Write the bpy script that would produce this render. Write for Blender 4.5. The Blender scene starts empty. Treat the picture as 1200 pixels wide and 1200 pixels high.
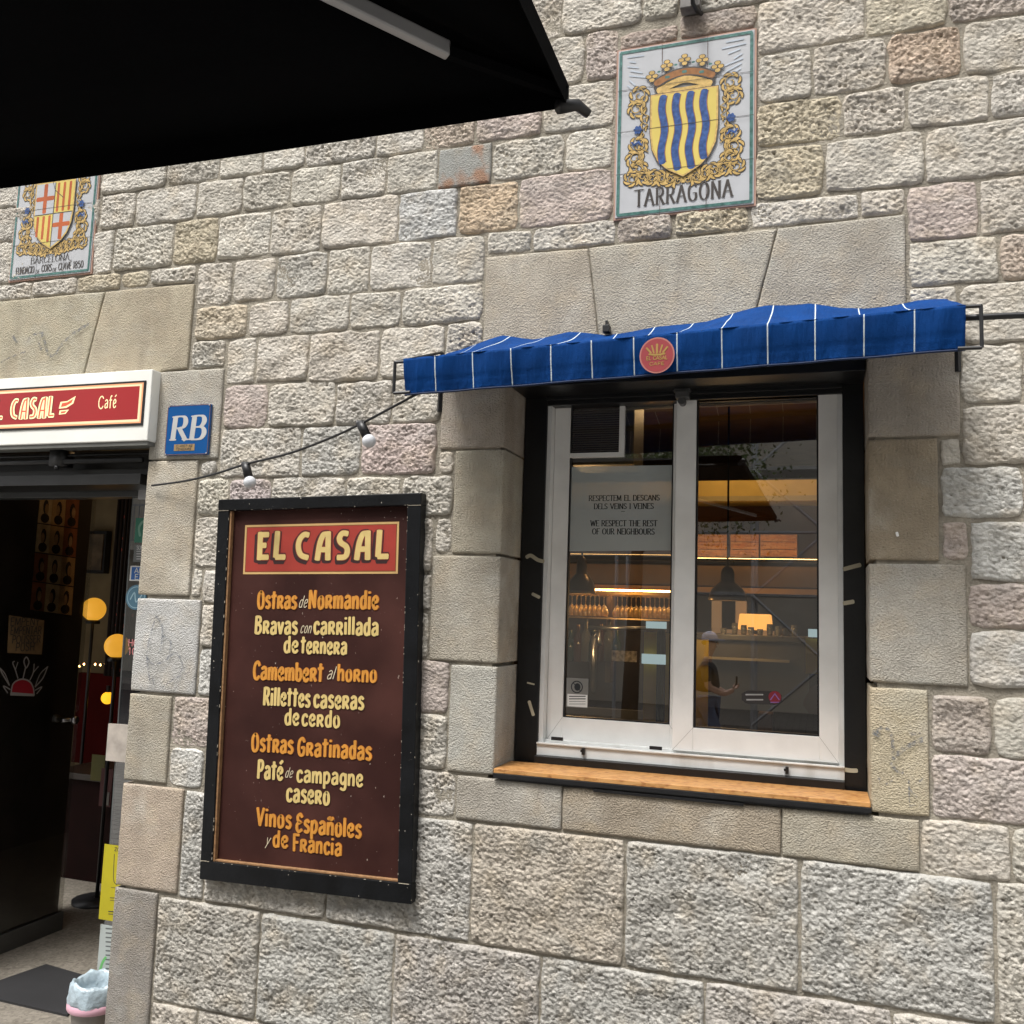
import bpy, math, random
import numpy as np
from mathutils import Matrix, Vector
random.seed(7); rng = np.random.default_rng(11)
S = bpy.context.scene
COL = S.collection
# ------------------------------------------------------------------ camera
FPX, CY, CH = 1076.0, -3.1, 1.6            # focal length in photo pixels, camera distance to wall, camera height
ya, pa, ra = math.radians(18.616), math.radians(6.281), math.radians(1.936)
fw = np.array([-math.sin(ya)*math.cos(pa), math.cos(ya)*math.cos(pa), math.sin(pa)])
rt = np.cross(fw, [0, 0, 1]); rt /= np.linalg.norm(rt); up = np.cross(rt, fw)
RT = math.cos(ra)*rt + math.sin(ra)*up; UP = -math.sin(ra)*rt + math.cos(ra)*up
cd = bpy.data.cameras.new('camera'); cam = bpy.data.objects.new('camera', cd); COL.objects.link(cam)
cd.sensor_width = 36; cd.sensor_fit = 'HORIZONTAL'; cd.lens = FPX/1200*36; cd.clip_start = .05; cd.clip_end = 400
M = Matrix([[RT[i], UP[i], -fw[i], (0, CY, CH)[i]] for i in range(3)] + [[0, 0, 0, 1]])
cam.matrix_world = M; S.camera = cam
# ------------------------------------------------------------------ world and sun
w = bpy.data.worlds.new('World'); S.world = w; w.use_nodes = True
nt = w.node_tree; nt.nodes.clear()
sky = nt.nodes.new('ShaderNodeTexSky'); sky.sky_type = 'NISHITA'; sky.sun_disc = False
SUN_EL, SUN_AZ = math.radians(63), math.radians(203)
sky.sun_elevation = SUN_EL; sky.sun_rotation = SUN_AZ; sky.air_density = 1; sky.dust_density = 4; sky.ozone_density = .6
hs = nt.nodes.new('ShaderNodeHueSaturation'); hs.inputs['Saturation'].default_value = .12
bg = nt.nodes.new('ShaderNodeBackground'); bg.inputs['Strength'].default_value = .10
wo = nt.nodes.new('ShaderNodeOutputWorld')
nt.links.new(sky.outputs[0], hs.inputs['Color']); nt.links.new(hs.outputs[0], bg.inputs[0]); nt.links.new(bg.outputs[0], wo.inputs[0])
sl = bpy.data.lights.new('sun', 'SUN'); sl.energy = 1.5; sl.angle = math.radians(15); sl.color = (1, .965, .92)
so = bpy.data.objects.new('sun', sl); COL.objects.link(so)
sdir = Vector((-.42*math.cos(SUN_EL), -.91*math.cos(SUN_EL), math.sin(SUN_EL)))
so.rotation_euler = sdir.to_track_quat('Z', 'Y').to_euler()
vs = S.view_settings; vs.view_transform = 'Standard'; vs.look = 'None'; vs.gamma = 1; vs.use_curve_mapping = False
vs.exposure = 1.44
S.cycles.max_bounces = 8; S.cycles.transparent_max_bounces = 16
ORD = ['first','second','third','fourth','fifth','sixth','seventh','eighth','ninth','tenth','eleventh','twelfth','thirteenth','fourteenth','fifteenth','sixteenth','seventeenth','eighteenth','nineteenth','twentieth','twenty first','twenty second']
GROUND = -.22

# ------------------------------------------------------------------ measuring helpers (survey of the photo onto real planes)
def ray(px, py):
    return RT*((px-600)/FPX) + UP*(-(py-600)/FPX) + fw
def at(px, py, Y=0.):
    d = ray(px, py); t = (Y-CY)/d[1]; return (d[0]*t, Y, CH+d[2]*t)
def atx(px, py, X):
    d = ray(px, py); t = X/d[0]; return (X, CY+d[1]*t, CH+d[2]*t)
def gnd(px, py, Z=GROUND):
    d = ray(px, py); t = (Z-CH)/d[2]; return (d[0]*t, CY+d[1]*t, Z)

# ------------------------------------------------------------------ materials
MATS = {}
FADED = {'sign','board','title','rim','enamel','badge','lit','bare','slip','glaze','white','sticker','poster','leaflet','pale','chipboard','bag','card','worn','box','awning','opal'}
FK = {'sign':.66,'board':.5,'glaze':.72,'white':1.2,'worn':1.15,'box':1.12,'chipboard':.62,'awning':.40,'bag':.75,'opal':.8,'pale':.8}
def mat(name, col=(.5,.5,.5), rough=.6, metal=0, emis=None, var=.12, vs_=6, bump=0, bs=60, objcol=False, spec=.5, fn=None, det=4):
    if name in MATS: return MATS[name]
    k0 = name.split('_')[0]
    if k0 in FADED: col = tuple(c_*FK.get(k0, .56) for c_ in col)
    m = bpy.data.materials.new(name); m.use_nodes = True; t = m.node_tree; n = t.nodes; L = t.links
    b = n['Principled BSDF']; b.inputs['Roughness'].default_value = rough; b.inputs['Metallic'].default_value = metal
    b.inputs['Specular IOR Level'].default_value = spec
    tc = n.new('ShaderNodeTexCoord'); ns = n.new('ShaderNodeTexNoise'); ns.inputs['Scale'].default_value = vs_; ns.inputs['Detail'].default_value = 8
    L.new(tc.outputs['Object'], ns.inputs['Vector'])
    mr = n.new('ShaderNodeMapRange'); mr.inputs['From Min'].default_value = .3; mr.inputs['From Max'].default_value = .7
    mr.inputs['To Min'].default_value = 1-var; mr.inputs['To Max'].default_value = 1+var
    L.new(ns.outputs['Fac'], mr.inputs['Value'])
    mx = n.new('ShaderNodeVectorMath'); mx.operation = 'SCALE'
    if objcol:
        oi = n.new('ShaderNodeObjectInfo'); L.new(oi.outputs['Color'], mx.inputs[0])
    else: mx.inputs[0].default_value = col
    L.new(mr.outputs[0], mx.inputs['Scale']); out = mx.outputs[0]
    if bump:
        n2 = n.new('ShaderNodeTexNoise'); n2.inputs['Scale'].default_value = bs; n2.inputs['Detail'].default_value = det
        L.new(tc.outputs['Object'], n2.inputs['Vector'])
        bp = n.new('ShaderNodeBump'); bp.inputs['Distance'].default_value = bump; bp.inputs['Strength'].default_value = 1
        L.new(n2.outputs['Fac'], bp.inputs['Height']); L.new(bp.outputs[0], b.inputs['Normal'])
    if fn: out = fn(t, tc, out, b) or out
    L.new(out, b.inputs['Base Color'])
    if emis:
        b.inputs['Emission Color'].default_value = (*emis[:3], 1); b.inputs['Emission Strength'].default_value = emis[3]
    MATS[name] = m; return m
def node(t, k, **kw):
    x = t.nodes.new('ShaderNode'+k)
    for a, v in kw.items(): setattr(x, a, v)
    return x
def mixc(t, fac, a, b, blend='MIX'):
    m = t.nodes.new('ShaderNodeMix'); m.data_type = 'RGBA'; m.blend_type = blend
    for s, v in ((0, fac), (6, a), (7, b)):
        if hasattr(v, 'is_linked') : t.links.new(v, m.inputs[s])
        else: m.inputs[s].default_value = v
    return m.outputs[2]
def ramp(t, fac, p0, p1):
    r = t.nodes.new('ShaderNodeMapRange'); r.inputs['From Min'].default_value = p0; r.inputs['From Max'].default_value = p1; r.clamp = True
    t.links.new(fac, r.inputs['Value']); return r.outputs[0]
def noise(t, tc, sc, det=4, vec=None, scale3=None, rough=.5):
    x = t.nodes.new('ShaderNodeTexNoise'); x.inputs['Scale'].default_value = sc; x.inputs['Detail'].default_value = det; x.inputs['Roughness'].default_value = rough
    src = tc.outputs['Object']
    if scale3:
        mp = t.nodes.new('ShaderNodeMapping'); mp.inputs['Scale'].default_value = scale3; t.links.new(src, mp.inputs['Vector']); src = mp.outputs[0]
    t.links.new(src, x.inputs['Vector']); return x.outputs['Fac']

def stone_fn(fine):
    def f(t, tc, out, b):
        L = t.links
        # mineral mottling, warm and cool blotches, dark grains and lichen-grey patches that belong to the stone
        blot = noise(t, tc, 9, 5)
        out = mixc(t, ramp(t, blot, .50, .72), out, mixc(t, .4, out, (.50, .41, .29, 1)))
        cool = noise(t, tc, 5.3, 3, scale3=(1, 1, 1.7))
        out = mixc(t, ramp(t, cool, .52, .75), out, mixc(t, .28, out, (.40, .41, .39, 1)))
        g = noise(t, tc, 260, 2)
        out = mixc(t, ramp(t, g, .60, .72), out, mixc(t, .4, out, (.10, .085, .07, 1)))
        g2 = noise(t, tc, 190, 2, scale3=(1.3, 1, 1))
        out = mixc(t, ramp(t, g2, .62, .75), out, mixc(t, .45, out, (.62, .6, .54, 1)))
        n1 = node(t, 'TexNoise'); n1.inputs['Scale'].default_value = 95 if not fine else 140; n1.inputs['Detail'].default_value = 5; n1.inputs['Roughness'].default_value = .62
        L.new(tc.outputs['Object'], n1.inputs['Vector'])
        v = node(t, 'TexVoronoi'); v.inputs['Scale'].default_value = 62 if not fine else 150
        mp = node(t, 'Mapping'); mp.inputs['Scale'].default_value = (1, 1, 1.35); L.new(tc.outputs['Object'], mp.inputs['Vector']); L.new(mp.outputs[0], v.inputs['Vector'])
        ad = node(t, 'Math', operation='MULTIPLY_ADD'); L.new(v.outputs['Distance'], ad.inputs[0]); ad.inputs[1].default_value = -.55 if not fine else .5; L.new(n1.outputs['Fac'], ad.inputs[2])
        bp = node(t, 'Bump'); bp.inputs['Distance'].default_value = .0085 if not fine else .0055; bp.inputs['Strength'].default_value = 1
        h_ = ad.outputs[0]
        if fine:
            st1 = noise(t, tc, 3.1, 6, rough=.65); out = mixc(t, ramp(t, st1, .45, .75), out, mixc(t, .45, out, (.20, .165, .12, 1)))
            st2 = noise(t, tc, 5, 5, scale3=(1.6, 1, .22)); out = mixc(t, ramp(t, st2, .55, .8), out, mixc(t, .5, out, (.17, .145, .115, 1)))
            st3 = noise(t, tc, 4.4, 4); out = mixc(t, ramp(t, st3, .58, .75), out, mixc(t, .4, out, (.62, .60, .54, 1)))
            pit = node(t, 'TexVoronoi'); pit.inputs['Scale'].default_value = 34; L.new(tc.outputs['Object'], pit.inputs['Vector'])
            pm_ = ramp(t, pit.outputs['Distance'], .04, .12); p2 = node(t, 'Math', operation='MULTIPLY_ADD'); L.new(pm_, p2.inputs[0]); p2.inputs[1].default_value = .5; L.new(h_, p2.inputs[2])
            wv = node(t, 'TexWave'); wv.inputs['Scale'].default_value = 26; wv.inputs['Distortion'].default_value = 7; wv.inputs['Detail'].default_value = 3; wv.bands_direction = 'X'; L.new(tc.outputs['Object'], wv.inputs['Vector'])
            p3 = node(t, 'Math', operation='MULTIPLY_ADD'); L.new(wv.outputs['Fac'], p3.inputs[0]); p3.inputs[1].default_value = .14; L.new(p2.outputs[0], p3.inputs[2]); h_ = p3.outputs[0]
        L.new(h_, bp.inputs['Height']); L.new(bp.outputs[0], b.inputs['Normal'])
        return out
    return f
M_ROCK = mat('hewn_stone', rough=.92, var=.20, vs_=22, objcol=True, fn=stone_fn(False), spec=.25)
M_DRESS = mat('dressed_stone', rough=.9, var=.10, vs_=14, objcol=True, fn=stone_fn(True), spec=.25)
def rust_fn(t, tc, out, b):
    o = stone_fn(True)(t, tc, out, b)
    r = noise(t, tc, 11, 4)
    return mixc(t, ramp(t, r, .53, .66), o, (.30,.18,.12,1))
M_RUST = mat('rust_stained_stone', rough=.85, var=.12, vs_=14, objcol=True, fn=rust_fn, spec=.3)
M_MORTAR = mat('mortar', (.26, .235, .19), .95, var=.3, vs_=18, bump=.006, bs=130)
M_BLACKP = mat('black_paint', (.0045,.0048,.0055), .38, var=.5, vs_=12, bump=.0008, bs=60)
M_BLACKM = mat('black_metal', (.006,.006,.007), .45, var=.4, vs_=20)
M_WHITEP = mat('white_frame_paint', (.66, .66, .645), .4, var=.07, vs_=9, bump=.0003, bs=120)
def dirt(t, tc, out, b):
    d = noise(t, tc, 7, 6, scale3=(1, 1, .2))
    return mixc(t, ramp(t, d, .52, .8), out, (.30, .26, .2, 1))
M_WHITED = mat('worn_white_paint', (.62, .63, .62), .5, var=.08, vs_=10, fn=dirt)
M_CHROME = mat('brushed_metal', (.45, .45, .46), .35, metal=1, var=.15)

def glass(name, tint=(.9,.92,.9), ior=1.9, rough=0.):
    m = bpy.data.materials.new(name); m.use_nodes = True; t = m.node_tree; t.nodes.clear()
    o = node(t, 'OutputMaterial'); tr = node(t, 'BsdfTransparent'); tr.inputs[0].default_value = (*tint, 1)
    g = node(t, 'BsdfGlossy'); g.inputs['Roughness'].default_value = rough; g.inputs['Color'].default_value = (1,1,1,1)
    fr = node(t, 'Fresnel'); fr.inputs['IOR'].default_value = ior; mx = node(t, 'MixShader')
    t.links.new(fr.outputs[0], mx.inputs[0]); t.links.new(tr.outputs[0], mx.inputs[1]); t.links.new(g.outputs[0], mx.inputs[2]); t.links.new(mx.outputs[0], o.inputs[0])
    return m
M_GLASS = glass('window_glass', (.82,.83,.80), 2.75)
M_DGLASS = glass('door_glass', (.55,.55,.55), 1.5)

# ------------------------------------------------------------------ mesh helpers
def obj(name, me, m=None, parent=None, smooth=False):
    o = bpy.data.objects.new(name, me); COL.objects.link(o)
    if m is not None: me.materials.append(m) if len(me.materials) == 0 else None
    if parent is not None:
        o.parent = parent
        if parent.type == 'EMPTY': rel(o, parent)
    if smooth: me.polygons.foreach_set('use_smooth', [True]*len(me.polygons))
    return o
def mk(name, V, F, m=None, parent=None, smooth=False):
    me = bpy.data.meshes.new(name); me.from_pydata([tuple(map(float, v)) for v in V], [], F); me.update()
    return obj(name, me, m, parent, smooth)
def tag(o, label=None, cat=None, group=None, kind=None):
    for k, v in (('label', label), ('category', cat), ('group', group), ('kind', kind)):
        if v: o[k] = v
    return o
def thing(name, label, cat, loc=(0,0,0), group=None):
    o = bpy.data.objects.new(name, None); COL.objects.link(o); o.empty_display_size = .1
    o.location = loc; tag(o, label, cat, group); TH[o.name] = loc; return o
TH = {}
def rel(o, parent):                      # geometry given in world coordinates, parent Empty has only a location
    if parent is not None: o.matrix_parent_inverse = Matrix.Translation(-Vector(TH.get(parent.name, (0,0,0))))
    return o
class MB:
    def __init__(s): s.V = []; s.F = []
    def add(s, V, F):
        n = len(s.V); s.V += [tuple(v) for v in V]; s.F += [tuple(i+n for i in f) for f in F]; return s
    def box(s, x0, y0, z0, x1, y1, z1):
        x0, x1 = sorted((x0,x1)); y0, y1 = sorted((y0,y1)); z0, z1 = sorted((z0,z1))
        V = [(x,y,z) for x in (x0,x1) for y in (y0,y1) for z in (z0,z1)]
        return s.add(V, [(0,1,3,2),(4,6,7,5),(0,4,5,1),(2,3,7,6),(0,2,6,4),(1,5,7,3)])
    def hexa(s, P):                       # 8 corners: 4 front (ccw) then 4 back
        return s.add(P, [(0,1,2,3),(7,6,5,4),(0,4,5,1),(1,5,6,2),(2,6,7,3),(3,7,4,0)])
    def tube(s, pts, r, n=8, caps=True, r2=None):
        pts = [Vector(p) for p in pts]; N = len(pts); V = []; F = []
        prev = None
        for i, p in enumerate(pts):
            d = (pts[min(i+1,N-1)]-pts[max(i-1,0)]).normalized()
            a = d.cross(Vector((0,0,1))) if prev is None else prev - d*prev.dot(d)
            if a.length < 1e-4: a = d.cross(Vector((1,0,0)))
            a.normalize(); prev = a; b = d.cross(a)
            rr = r if r2 is None else r+(r2-r)*i/(N-1)
            for k in range(n):
                q = 2*math.pi*k/n; V.append(p + (a*math.cos(q)+b*math.sin(q))*rr)
        for i in range(N-1):
            for k in range(n): F.append((i*n+k, i*n+(k+1)%n, (i+1)*n+(k+1)%n, (i+1)*n+k))
        if caps: F += [tuple(range(n))[::-1], tuple(range((N-1)*n, N*n))]
        return s.add(V, F)
    def lathe(s, c, prof, n=24, axis='Z'):
        V = []; F = []
        for r, h in prof:
            for k in range(n):
                q = 2*math.pi*k/n; a, b = r*math.cos(q), r*math.sin(q)
                V.append((c[0]+a, c[1]+b, c[2]+h) if axis == 'Z' else (c[0]+a, c[1]+h, c[2]+b))
        for i in range(len(prof)-1):
            for k in range(n): F.append((i*n+k, i*n+(k+1)%n, (i+1)*n+(k+1)%n, (i+1)*n+k))
        return s.add(V, F)
    def build(s, name, m=None, parent=None, smooth=False, bevel=0):
        o = mk(name, s.V, s.F, m, parent, smooth)
        if parent is not None and parent.type == 'EMPTY': rel(o, parent)
        if bevel:
            b = o.modifiers.new('bevel', 'BEVEL'); b.width = bevel; b.segments = 2; b.limit_method = 'ANGLE'
        return o
def box(name, x0, y0, z0, x1, y1, z1, m, parent=None, bevel=0):
    return MB().box(x0,y0,z0,x1,y1,z1).build(name, m, parent, bevel=bevel)
def pbox(name, pxa, pya, pxb, pyb, Y0, Y1, m, parent=None, bevel=0, inset=0):   # box whose front face fills a photo rectangle on plane Y0
    a = at(pxa, pya, Y0); b = at(pxb, pyb, Y0)
    return box(name, a[0], Y0, b[2], b[0], Y1, a[2], m, parent, bevel)

# ------------------------------------------------------------------ lettering (stroke font; every stroke is a ribbon of paint)
def crom(P, n=5):
    P = [np.array(p, float) for p in P]
    if len(P) < 3: return P
    out = []
    for i in range(len(P)-1):
        p0 = P[max(i-1,0)]; p1 = P[i]; p2 = P[i+1]; p3 = P[min(i+2,len(P)-1)]
        for k in range(n):
            t = k/n; out.append(.5*((2*p1)+(-p0+p2)*t+(2*p0-5*p1+4*p2-p3)*t*t+(-p0+3*p1-3*p2+p3)*t**3))
    return out+[P[-1]]
def ribbon(P, wx, wz, cap=.5):
    """flat strip of paint along the polyline, nib wx wide and wz high"""
    P = [np.array(p, float) for p in P]
    Q = [P[0]]
    for p in P[1:]:
        if np.hypot(*(p-Q[-1])) > 1e-6: Q.append(p)
    P = Q
    if len(P) < 2: return [], []
    def tan(a, b): d = b-a; return d/np.hypot(*d)
    t0, t1 = tan(P[0], P[1]), tan(P[-2], P[-1])
    def half(t): return math.hypot(t[1]*wx, t[0]*wz)/2
    def adv(t): return math.hypot(t[0]*wx, t[1]*wz)/2
    if cap:
        a0, a1 = adv(t0)*cap, adv(t1)*cap
        pts = [P[0]-t0*a0, P[0]-t0*a0*.45]+P+[P[-1]+t1*a1*.45, P[-1]+t1*a1]
        sc = [.45, .86]+[1]*len(P)+[.86, .45]
    else: pts = P; sc = [1]*len(P)
    V = []
    for i, p in enumerate(pts):
        ta = tan(pts[i-1], p) if i else t0
        tb = tan(p, pts[i+1]) if i < len(pts)-1 else t1
        m = ta+tb; m = tb if np.hypot(*m) < 1e-3 else m/np.hypot(*m)
        k = min(1.4, 1/max(.5, float(ta@m)))
        nrm = np.array([-m[1], m[0]]); h = half(m)*sc[i]*k
        V += [p+nrm*h, p-nrm*h]
    F = [(2*i, 2*i+1, 2*i+3, 2*i+2) for i in range(len(pts)-1)]
    return V, F
G = {}
def g(ch, w, *st): G[ch] = (w, [([tuple(float(c) for c in p.split(',')) for p in s.lstrip('~').split()], s.startswith('~')) for s in st])
# roman capitals
g('A',.66,'.02,0 .33,1 .64,0','.14,.34 .52,.34'); g('B',.56,'.08,0 .08,1','~.08,1 .38,.98 .48,.77 .36,.55 .08,.53','~.08,.53 .42,.5 .53,.27 .40,.03 .08,0')
g('C',.6,'~.57,.82 .45,.97 .3,1 .1,.82 .04,.5 .1,.17 .3,0 .46,.04 .57,.2'); g('D',.64,'.08,0 .08,1','~.08,1 .38,.97 .57,.75 .6,.5 .57,.24 .38,.03 .08,0')
g('E',.5,'.08,0 .08,1','.08,1 .46,1','.08,.53 .4,.53','.08,0 .48,0'); g('F',.48,'.08,0 .08,1','.08,1 .46,1','.08,.52 .38,.52')
g('G',.64,'~.57,.84 .45,.97 .3,1 .1,.82 .04,.5 .1,.17 .3,0 .47,.05 .56,.18','.56,.14 .56,.45 .36,.45'); g('H',.64,'.08,0 .08,1','.56,0 .56,1','.08,.52 .56,.52')
g('I',.2,'.1,0 .1,1'); g('J',.36,'~.26,1 .26,.3 .2,.04 .02,.02'); g('K',.58,'.08,0 .08,1','.54,1 .1,.45','.2,.55 .56,0'); g('L',.46,'.08,1 .08,0','.08,0 .44,0'); g('M',.78,'.06,0 .1,1 .39,.1 .68,1 .72,0')
g('N',.66,'.08,0 .08,1 .58,0 .58,1'); g('O',.68,'~.34,1 .12,.85 .04,.5 .12,.15 .34,0 .56,.15 .64,.5 .56,.85 .34,1')
g('P',.54,'.08,0 .08,1','~.08,1 .40,.98 .5,.75 .40,.5 .08,.48'); g('R',.6,'.08,0 .08,1','~.08,1 .40,.98 .5,.75 .40,.53 .08,.5','.28,.5 .57,0')
g('S',.5,'~.44,.84 .34,.98 .16,.97 .06,.8 .12,.6 .36,.44 .45,.24 .36,.04 .16,.01 .05,.17'); g('T',.56,'.02,1 .54,1','.28,1 .28,0'); g('U',.62,'~.08,1 .08,.3 .16,.05 .31,0 .46,.05 .54,.3 .54,1')
g('V',.62,'.02,1 .31,0 .6,1'); g('W',.86,'.02,1 .23,0 .43,.9 .63,0 .84,1'); g('X',.6,'.04,0 .56,1','.04,1 .56,0'); g('Y',.58,'.02,1 .29,.48 .56,1','.29,.48 .29,0')
g('É',.5,'.08,0 .08,1','.08,1 .46,1','.08,.53 .4,.53','.08,0 .48,0','.2,1.12 .36,1.28'); g('Ó',.68,'~.34,1 .12,.85 .04,.5 .12,.15 .34,0 .56,.15 .64,.5 .56,.85 .34,1','.28,1.12 .44,1.28'); g('Ï',.2,'.1,0 .1,1')
g('1',.3,'.05,.82 .18,1 .18,0'); g('8',.5,'~.25,1 .1,.9 .1,.65 .25,.53 .42,.36 .42,.1 .25,0 .08,.1 .08,.36 .25,.53 .4,.65 .4,.9 .25,1'); g('5',.48,'.4,1 .12,1 .1,.58','~.1,.58 .28,.63 .42,.48 .43,.2 .28,.01 .06,.08')
g('0',.52,'~.26,1 .1,.85 .06,.5 .1,.15 .26,0 .42,.15 .46,.5 .42,.85 .26,1'); g('Z',.54,'.05,1 .49,1 .05,0 .5,0'); g('4',.5,'.38,0 .38,1 .04,.3 .48,.3'); g('7',.46,'.04,1 .44,1 .16,0'); g('2',.48,'~.06,.8 .2,1 .38,.95 .42,.72 .25,.4 .05,.03','.05,.03 .45,.03')
g('-',.35,'.06,.45 .3,.45'); g('.',.16,'.08,.0 .08,.06'); g("'",.16,'.08,.8 .08,1'); g(' ',.34)
# condensed casual sign-writer's letters, prefixed c
def c(ch, w, *st): g('c'+ch, w, *st)
c('a',.42,'~.08,.60 .2,.70 .33,.62 .35,.4 .35,.04','~.34,.42 .2,.40 .08,.28 .09,.08 .2,.03 .34,.15'); c('b',.42,'.07,1 .08,.06','~.08,.5 .2,.66 .34,.55 .35,.2 .24,.03 .09,.08')
c('c',.38,'~.34,.55 .24,.69 .1,.58 .07,.3 .13,.06 .26,.04 .35,.16'); c('d',.42,'.34,1 .34,.03','~.33,.55 .22,.68 .09,.55 .07,.25 .14,.05 .26,.05 .33,.2')
c('e',.40,'~.09,.34 .3,.42 .33,.58 .22,.7 .09,.56 .07,.28 .14,.06 .26,.04 .36,.16'); c('é',.40,'~.09,.34 .3,.42 .33,.58 .22,.7 .09,.56 .07,.28 .14,.06 .26,.04 .36,.16','.2,.92 .34,1.06')
c('g',.42,'~.33,.55 .22,.68 .09,.55 .07,.28 .15,.1 .26,.12 .33,.25','~.35,.68 .35,-.1 .24,-.27 .08,-.2'); c('h',.42,'.07,1 .07,.03','~.08,.45 .2,.66 .33,.58 .35,.03'); c('i',.17,'.08,.68 .08,.03','.08,.90 .08,.96')
c('l',.17,'.08,1 .08,.03'); c('m',.62,'.07,.68 .07,.03','~.08,.45 .18,.66 .29,.56 .3,.03','~.3,.45 .42,.66 .53,.56 .54,.03'); c('n',.42,'.07,.68 .07,.03','~.08,.45 .2,.66 .33,.56 .34,.03'); c('ñ',.42,'.07,.68 .07,.03','~.08,.45 .2,.66 .33,.56 .34,.03','~.06,.88 .16,.96 .25,.88 .36,.97')
c('o',.42,'~.21,.69 .09,.55 .07,.3 .12,.07 .22,.03 .34,.15 .35,.42 .3,.62 .21,.69'); c('p',.42,'.07,.68 .07,-.28','~.08,.5 .2,.68 .34,.55 .35,.25 .24,.06 .09,.1'); c('r',.44,'.08,.68 .08,.03','~.08,.67 .28,.68 .35,.53 .28,.38 .1,.34','.2,.34 .38,.03')
c('s',.36,'~.31,.6 .2,.70 .09,.6 .1,.46 .26,.33 .31,.18 .22,.04 .06,.09'); c('t',.34,'.17,.98 .16,.03','.03,.72 .32,.76'); c('u',.42,'~.07,.68 .08,.2 .16,.04 .28,.1 .34,.25','.35,.68 .35,.03'); c('v',.38,'.04,.68 .19,.04 .34,.68'); c('y',.38,'.04,.68 .19,.1','.34,.68 .12,-.28')
c('O',.5,'~.25,1 .1,.82 .07,.45 .13,.1 .26,.02 .4,.15 .43,.5 .37,.85 .25,1'); c('N',.52,'.08,.0 .1,1 .4,.05 .42,1'); c('B',.48,'.08,.03 .1,1','~.1,.98 .33,.95 .36,.72 .1,.53','~.1,.53 .36,.48 .4,.2 .28,.03 .08,.04'); c('C',.46,'~.42,.8 .3,1 .13,.85 .07,.5 .13,.12 .28,.02 .42,.18')
c('R',.48,'.08,.02 .1,1','~.1,.98 .34,.95 .38,.72 .3,.52 .1,.48','.22,.48 .42,.02'); c('G',.48,'~.42,.8 .3,.99 .13,.85 .07,.48 .13,.1 .28,.02 .4,.15 .41,.45 .26,.45'); c('P',.44,'.08,.0 .1,1','~.1,.98 .33,.95 .38,.7 .28,.46 .1,.42'); c('V',.46,'.04,1 .22,.02 .42,1')
c('E',.42,'~.37,.85 .26,1 .12,.88 .13,.65 .28,.55 .1,.45 .07,.2 .18,.02 .38,.14'); c('F',.42,'.12,.0 .1,1','.1,.97 .4,.97','.1,.52 .34,.52'); c(' ',.2)
# deco capitals, prefixed d
def d_(ch, w, *st): g('d'+ch, w, *st)
d_('E',.56,'.14,.02 .14,.98','.14,.9 .5,.9','.14,.52 .4,.52','.14,.1 .52,.1'); d_('L',.54,'.16,1 .12,.1 .52,.1'); d_('C',.66,'~.56,.88 .36,.9 .18,.72 .14,.45 .26,.18 .56,.08')
d_('A',.68,'~.12,0 .2,.55 .32,.85 .42,.9 .54,.9','.54,.98 .56,0','.2,.36 .54,.36'); d_('S',.6,'~.5,.9 .28,.92 .16,.76 .22,.6 .44,.46 .5,.28 .4,.1 .1,.08'); d_(' ',.3)
SERIF = set('AFHIKLMNPRTVWXYBDE')
def text(name, s, x0, x1, z, h, y, m, parent, pre='', wx=.14, wz=.14, slant=0, serif=False, dx=0, dz=0, gap=.08, cap=.5, wob=0, plane='Y', step=2e-5):
    """s written from x0 to x1 on baseline z, capital height h, on the plane y (plane='X': on a plane of constant X facing +X)"""
    adv = [G.get(pre+ch, G.get(ch))[0] for ch in s]; tot = sum(adv)+gap*(len(s)-1)
    kx = (x1-x0)/tot; V = []; F = []; cx = 0; kk = 0
    r_ = random.Random(sum(map(ord, s)))
    for ch, a in zip(s, adv):
        _, sts = G.get(pre+ch, G.get(ch)); bz = (r_.random()-.5)*wob
        extra = []
        if serif and ch in SERIF|set('1TI'):
            for P, _s in sts:
                for p in (P[0], P[-1]):
                    if abs(p[1]) < .01 or abs(p[1]-1) < .01: extra.append(([(p[0]-.09, p[1]+(.015 if p[1] < .5 else -.015)), (p[0]+.09, p[1]+(.015 if p[1] < .5 else -.015))], False))
        sts2 = []
        for P, sm in sts:
            if sm or len(P) < 3: sts2.append((P, sm))
            else: sts2 += [([a_, b_], False) for a_, b_ in zip(P[:-1], P[1:])]
        for P, sm in sts2+extra:
            P = [(px+slant*pz, pz+bz) for px, pz in P]
            P = crom(P) if sm else [np.array(p) for p in P]
            P = [np.array([(x0 if kx > 0 else x0)+(cx+p[0])*kx+dx, z+p[1]*h+dz]) for p in P]
            v, f = ribbon(P, wx*h if wx > 0 else -wx, wz*h if wz > 0 else -wz, cap)
            n = len(V)
            for q in v: V.append((q[0], y-kk*step, q[1]) if plane == 'Y' else (y+kk*step, q[0], q[1]))
            F += [tuple(i+n for i in ff) for ff in f]; kk += 1
        cx += a+gap
    o = mk(name, V, F, m, parent)
    if parent is not None and parent.type == 'EMPTY': rel(o, parent)
    return o
def ptext(name, s, pxa, pxb, pyb, hpx, Y, m, parent, **k):
    a = at(pxa, pyb, Y); b = at(pxb, pyb, Y); c2 = at(pxa, pyb-hpx, Y)
    return text(name, s, a[0], b[0], a[2], c2[2]-a[2], Y, m, parent, **k)
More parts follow.
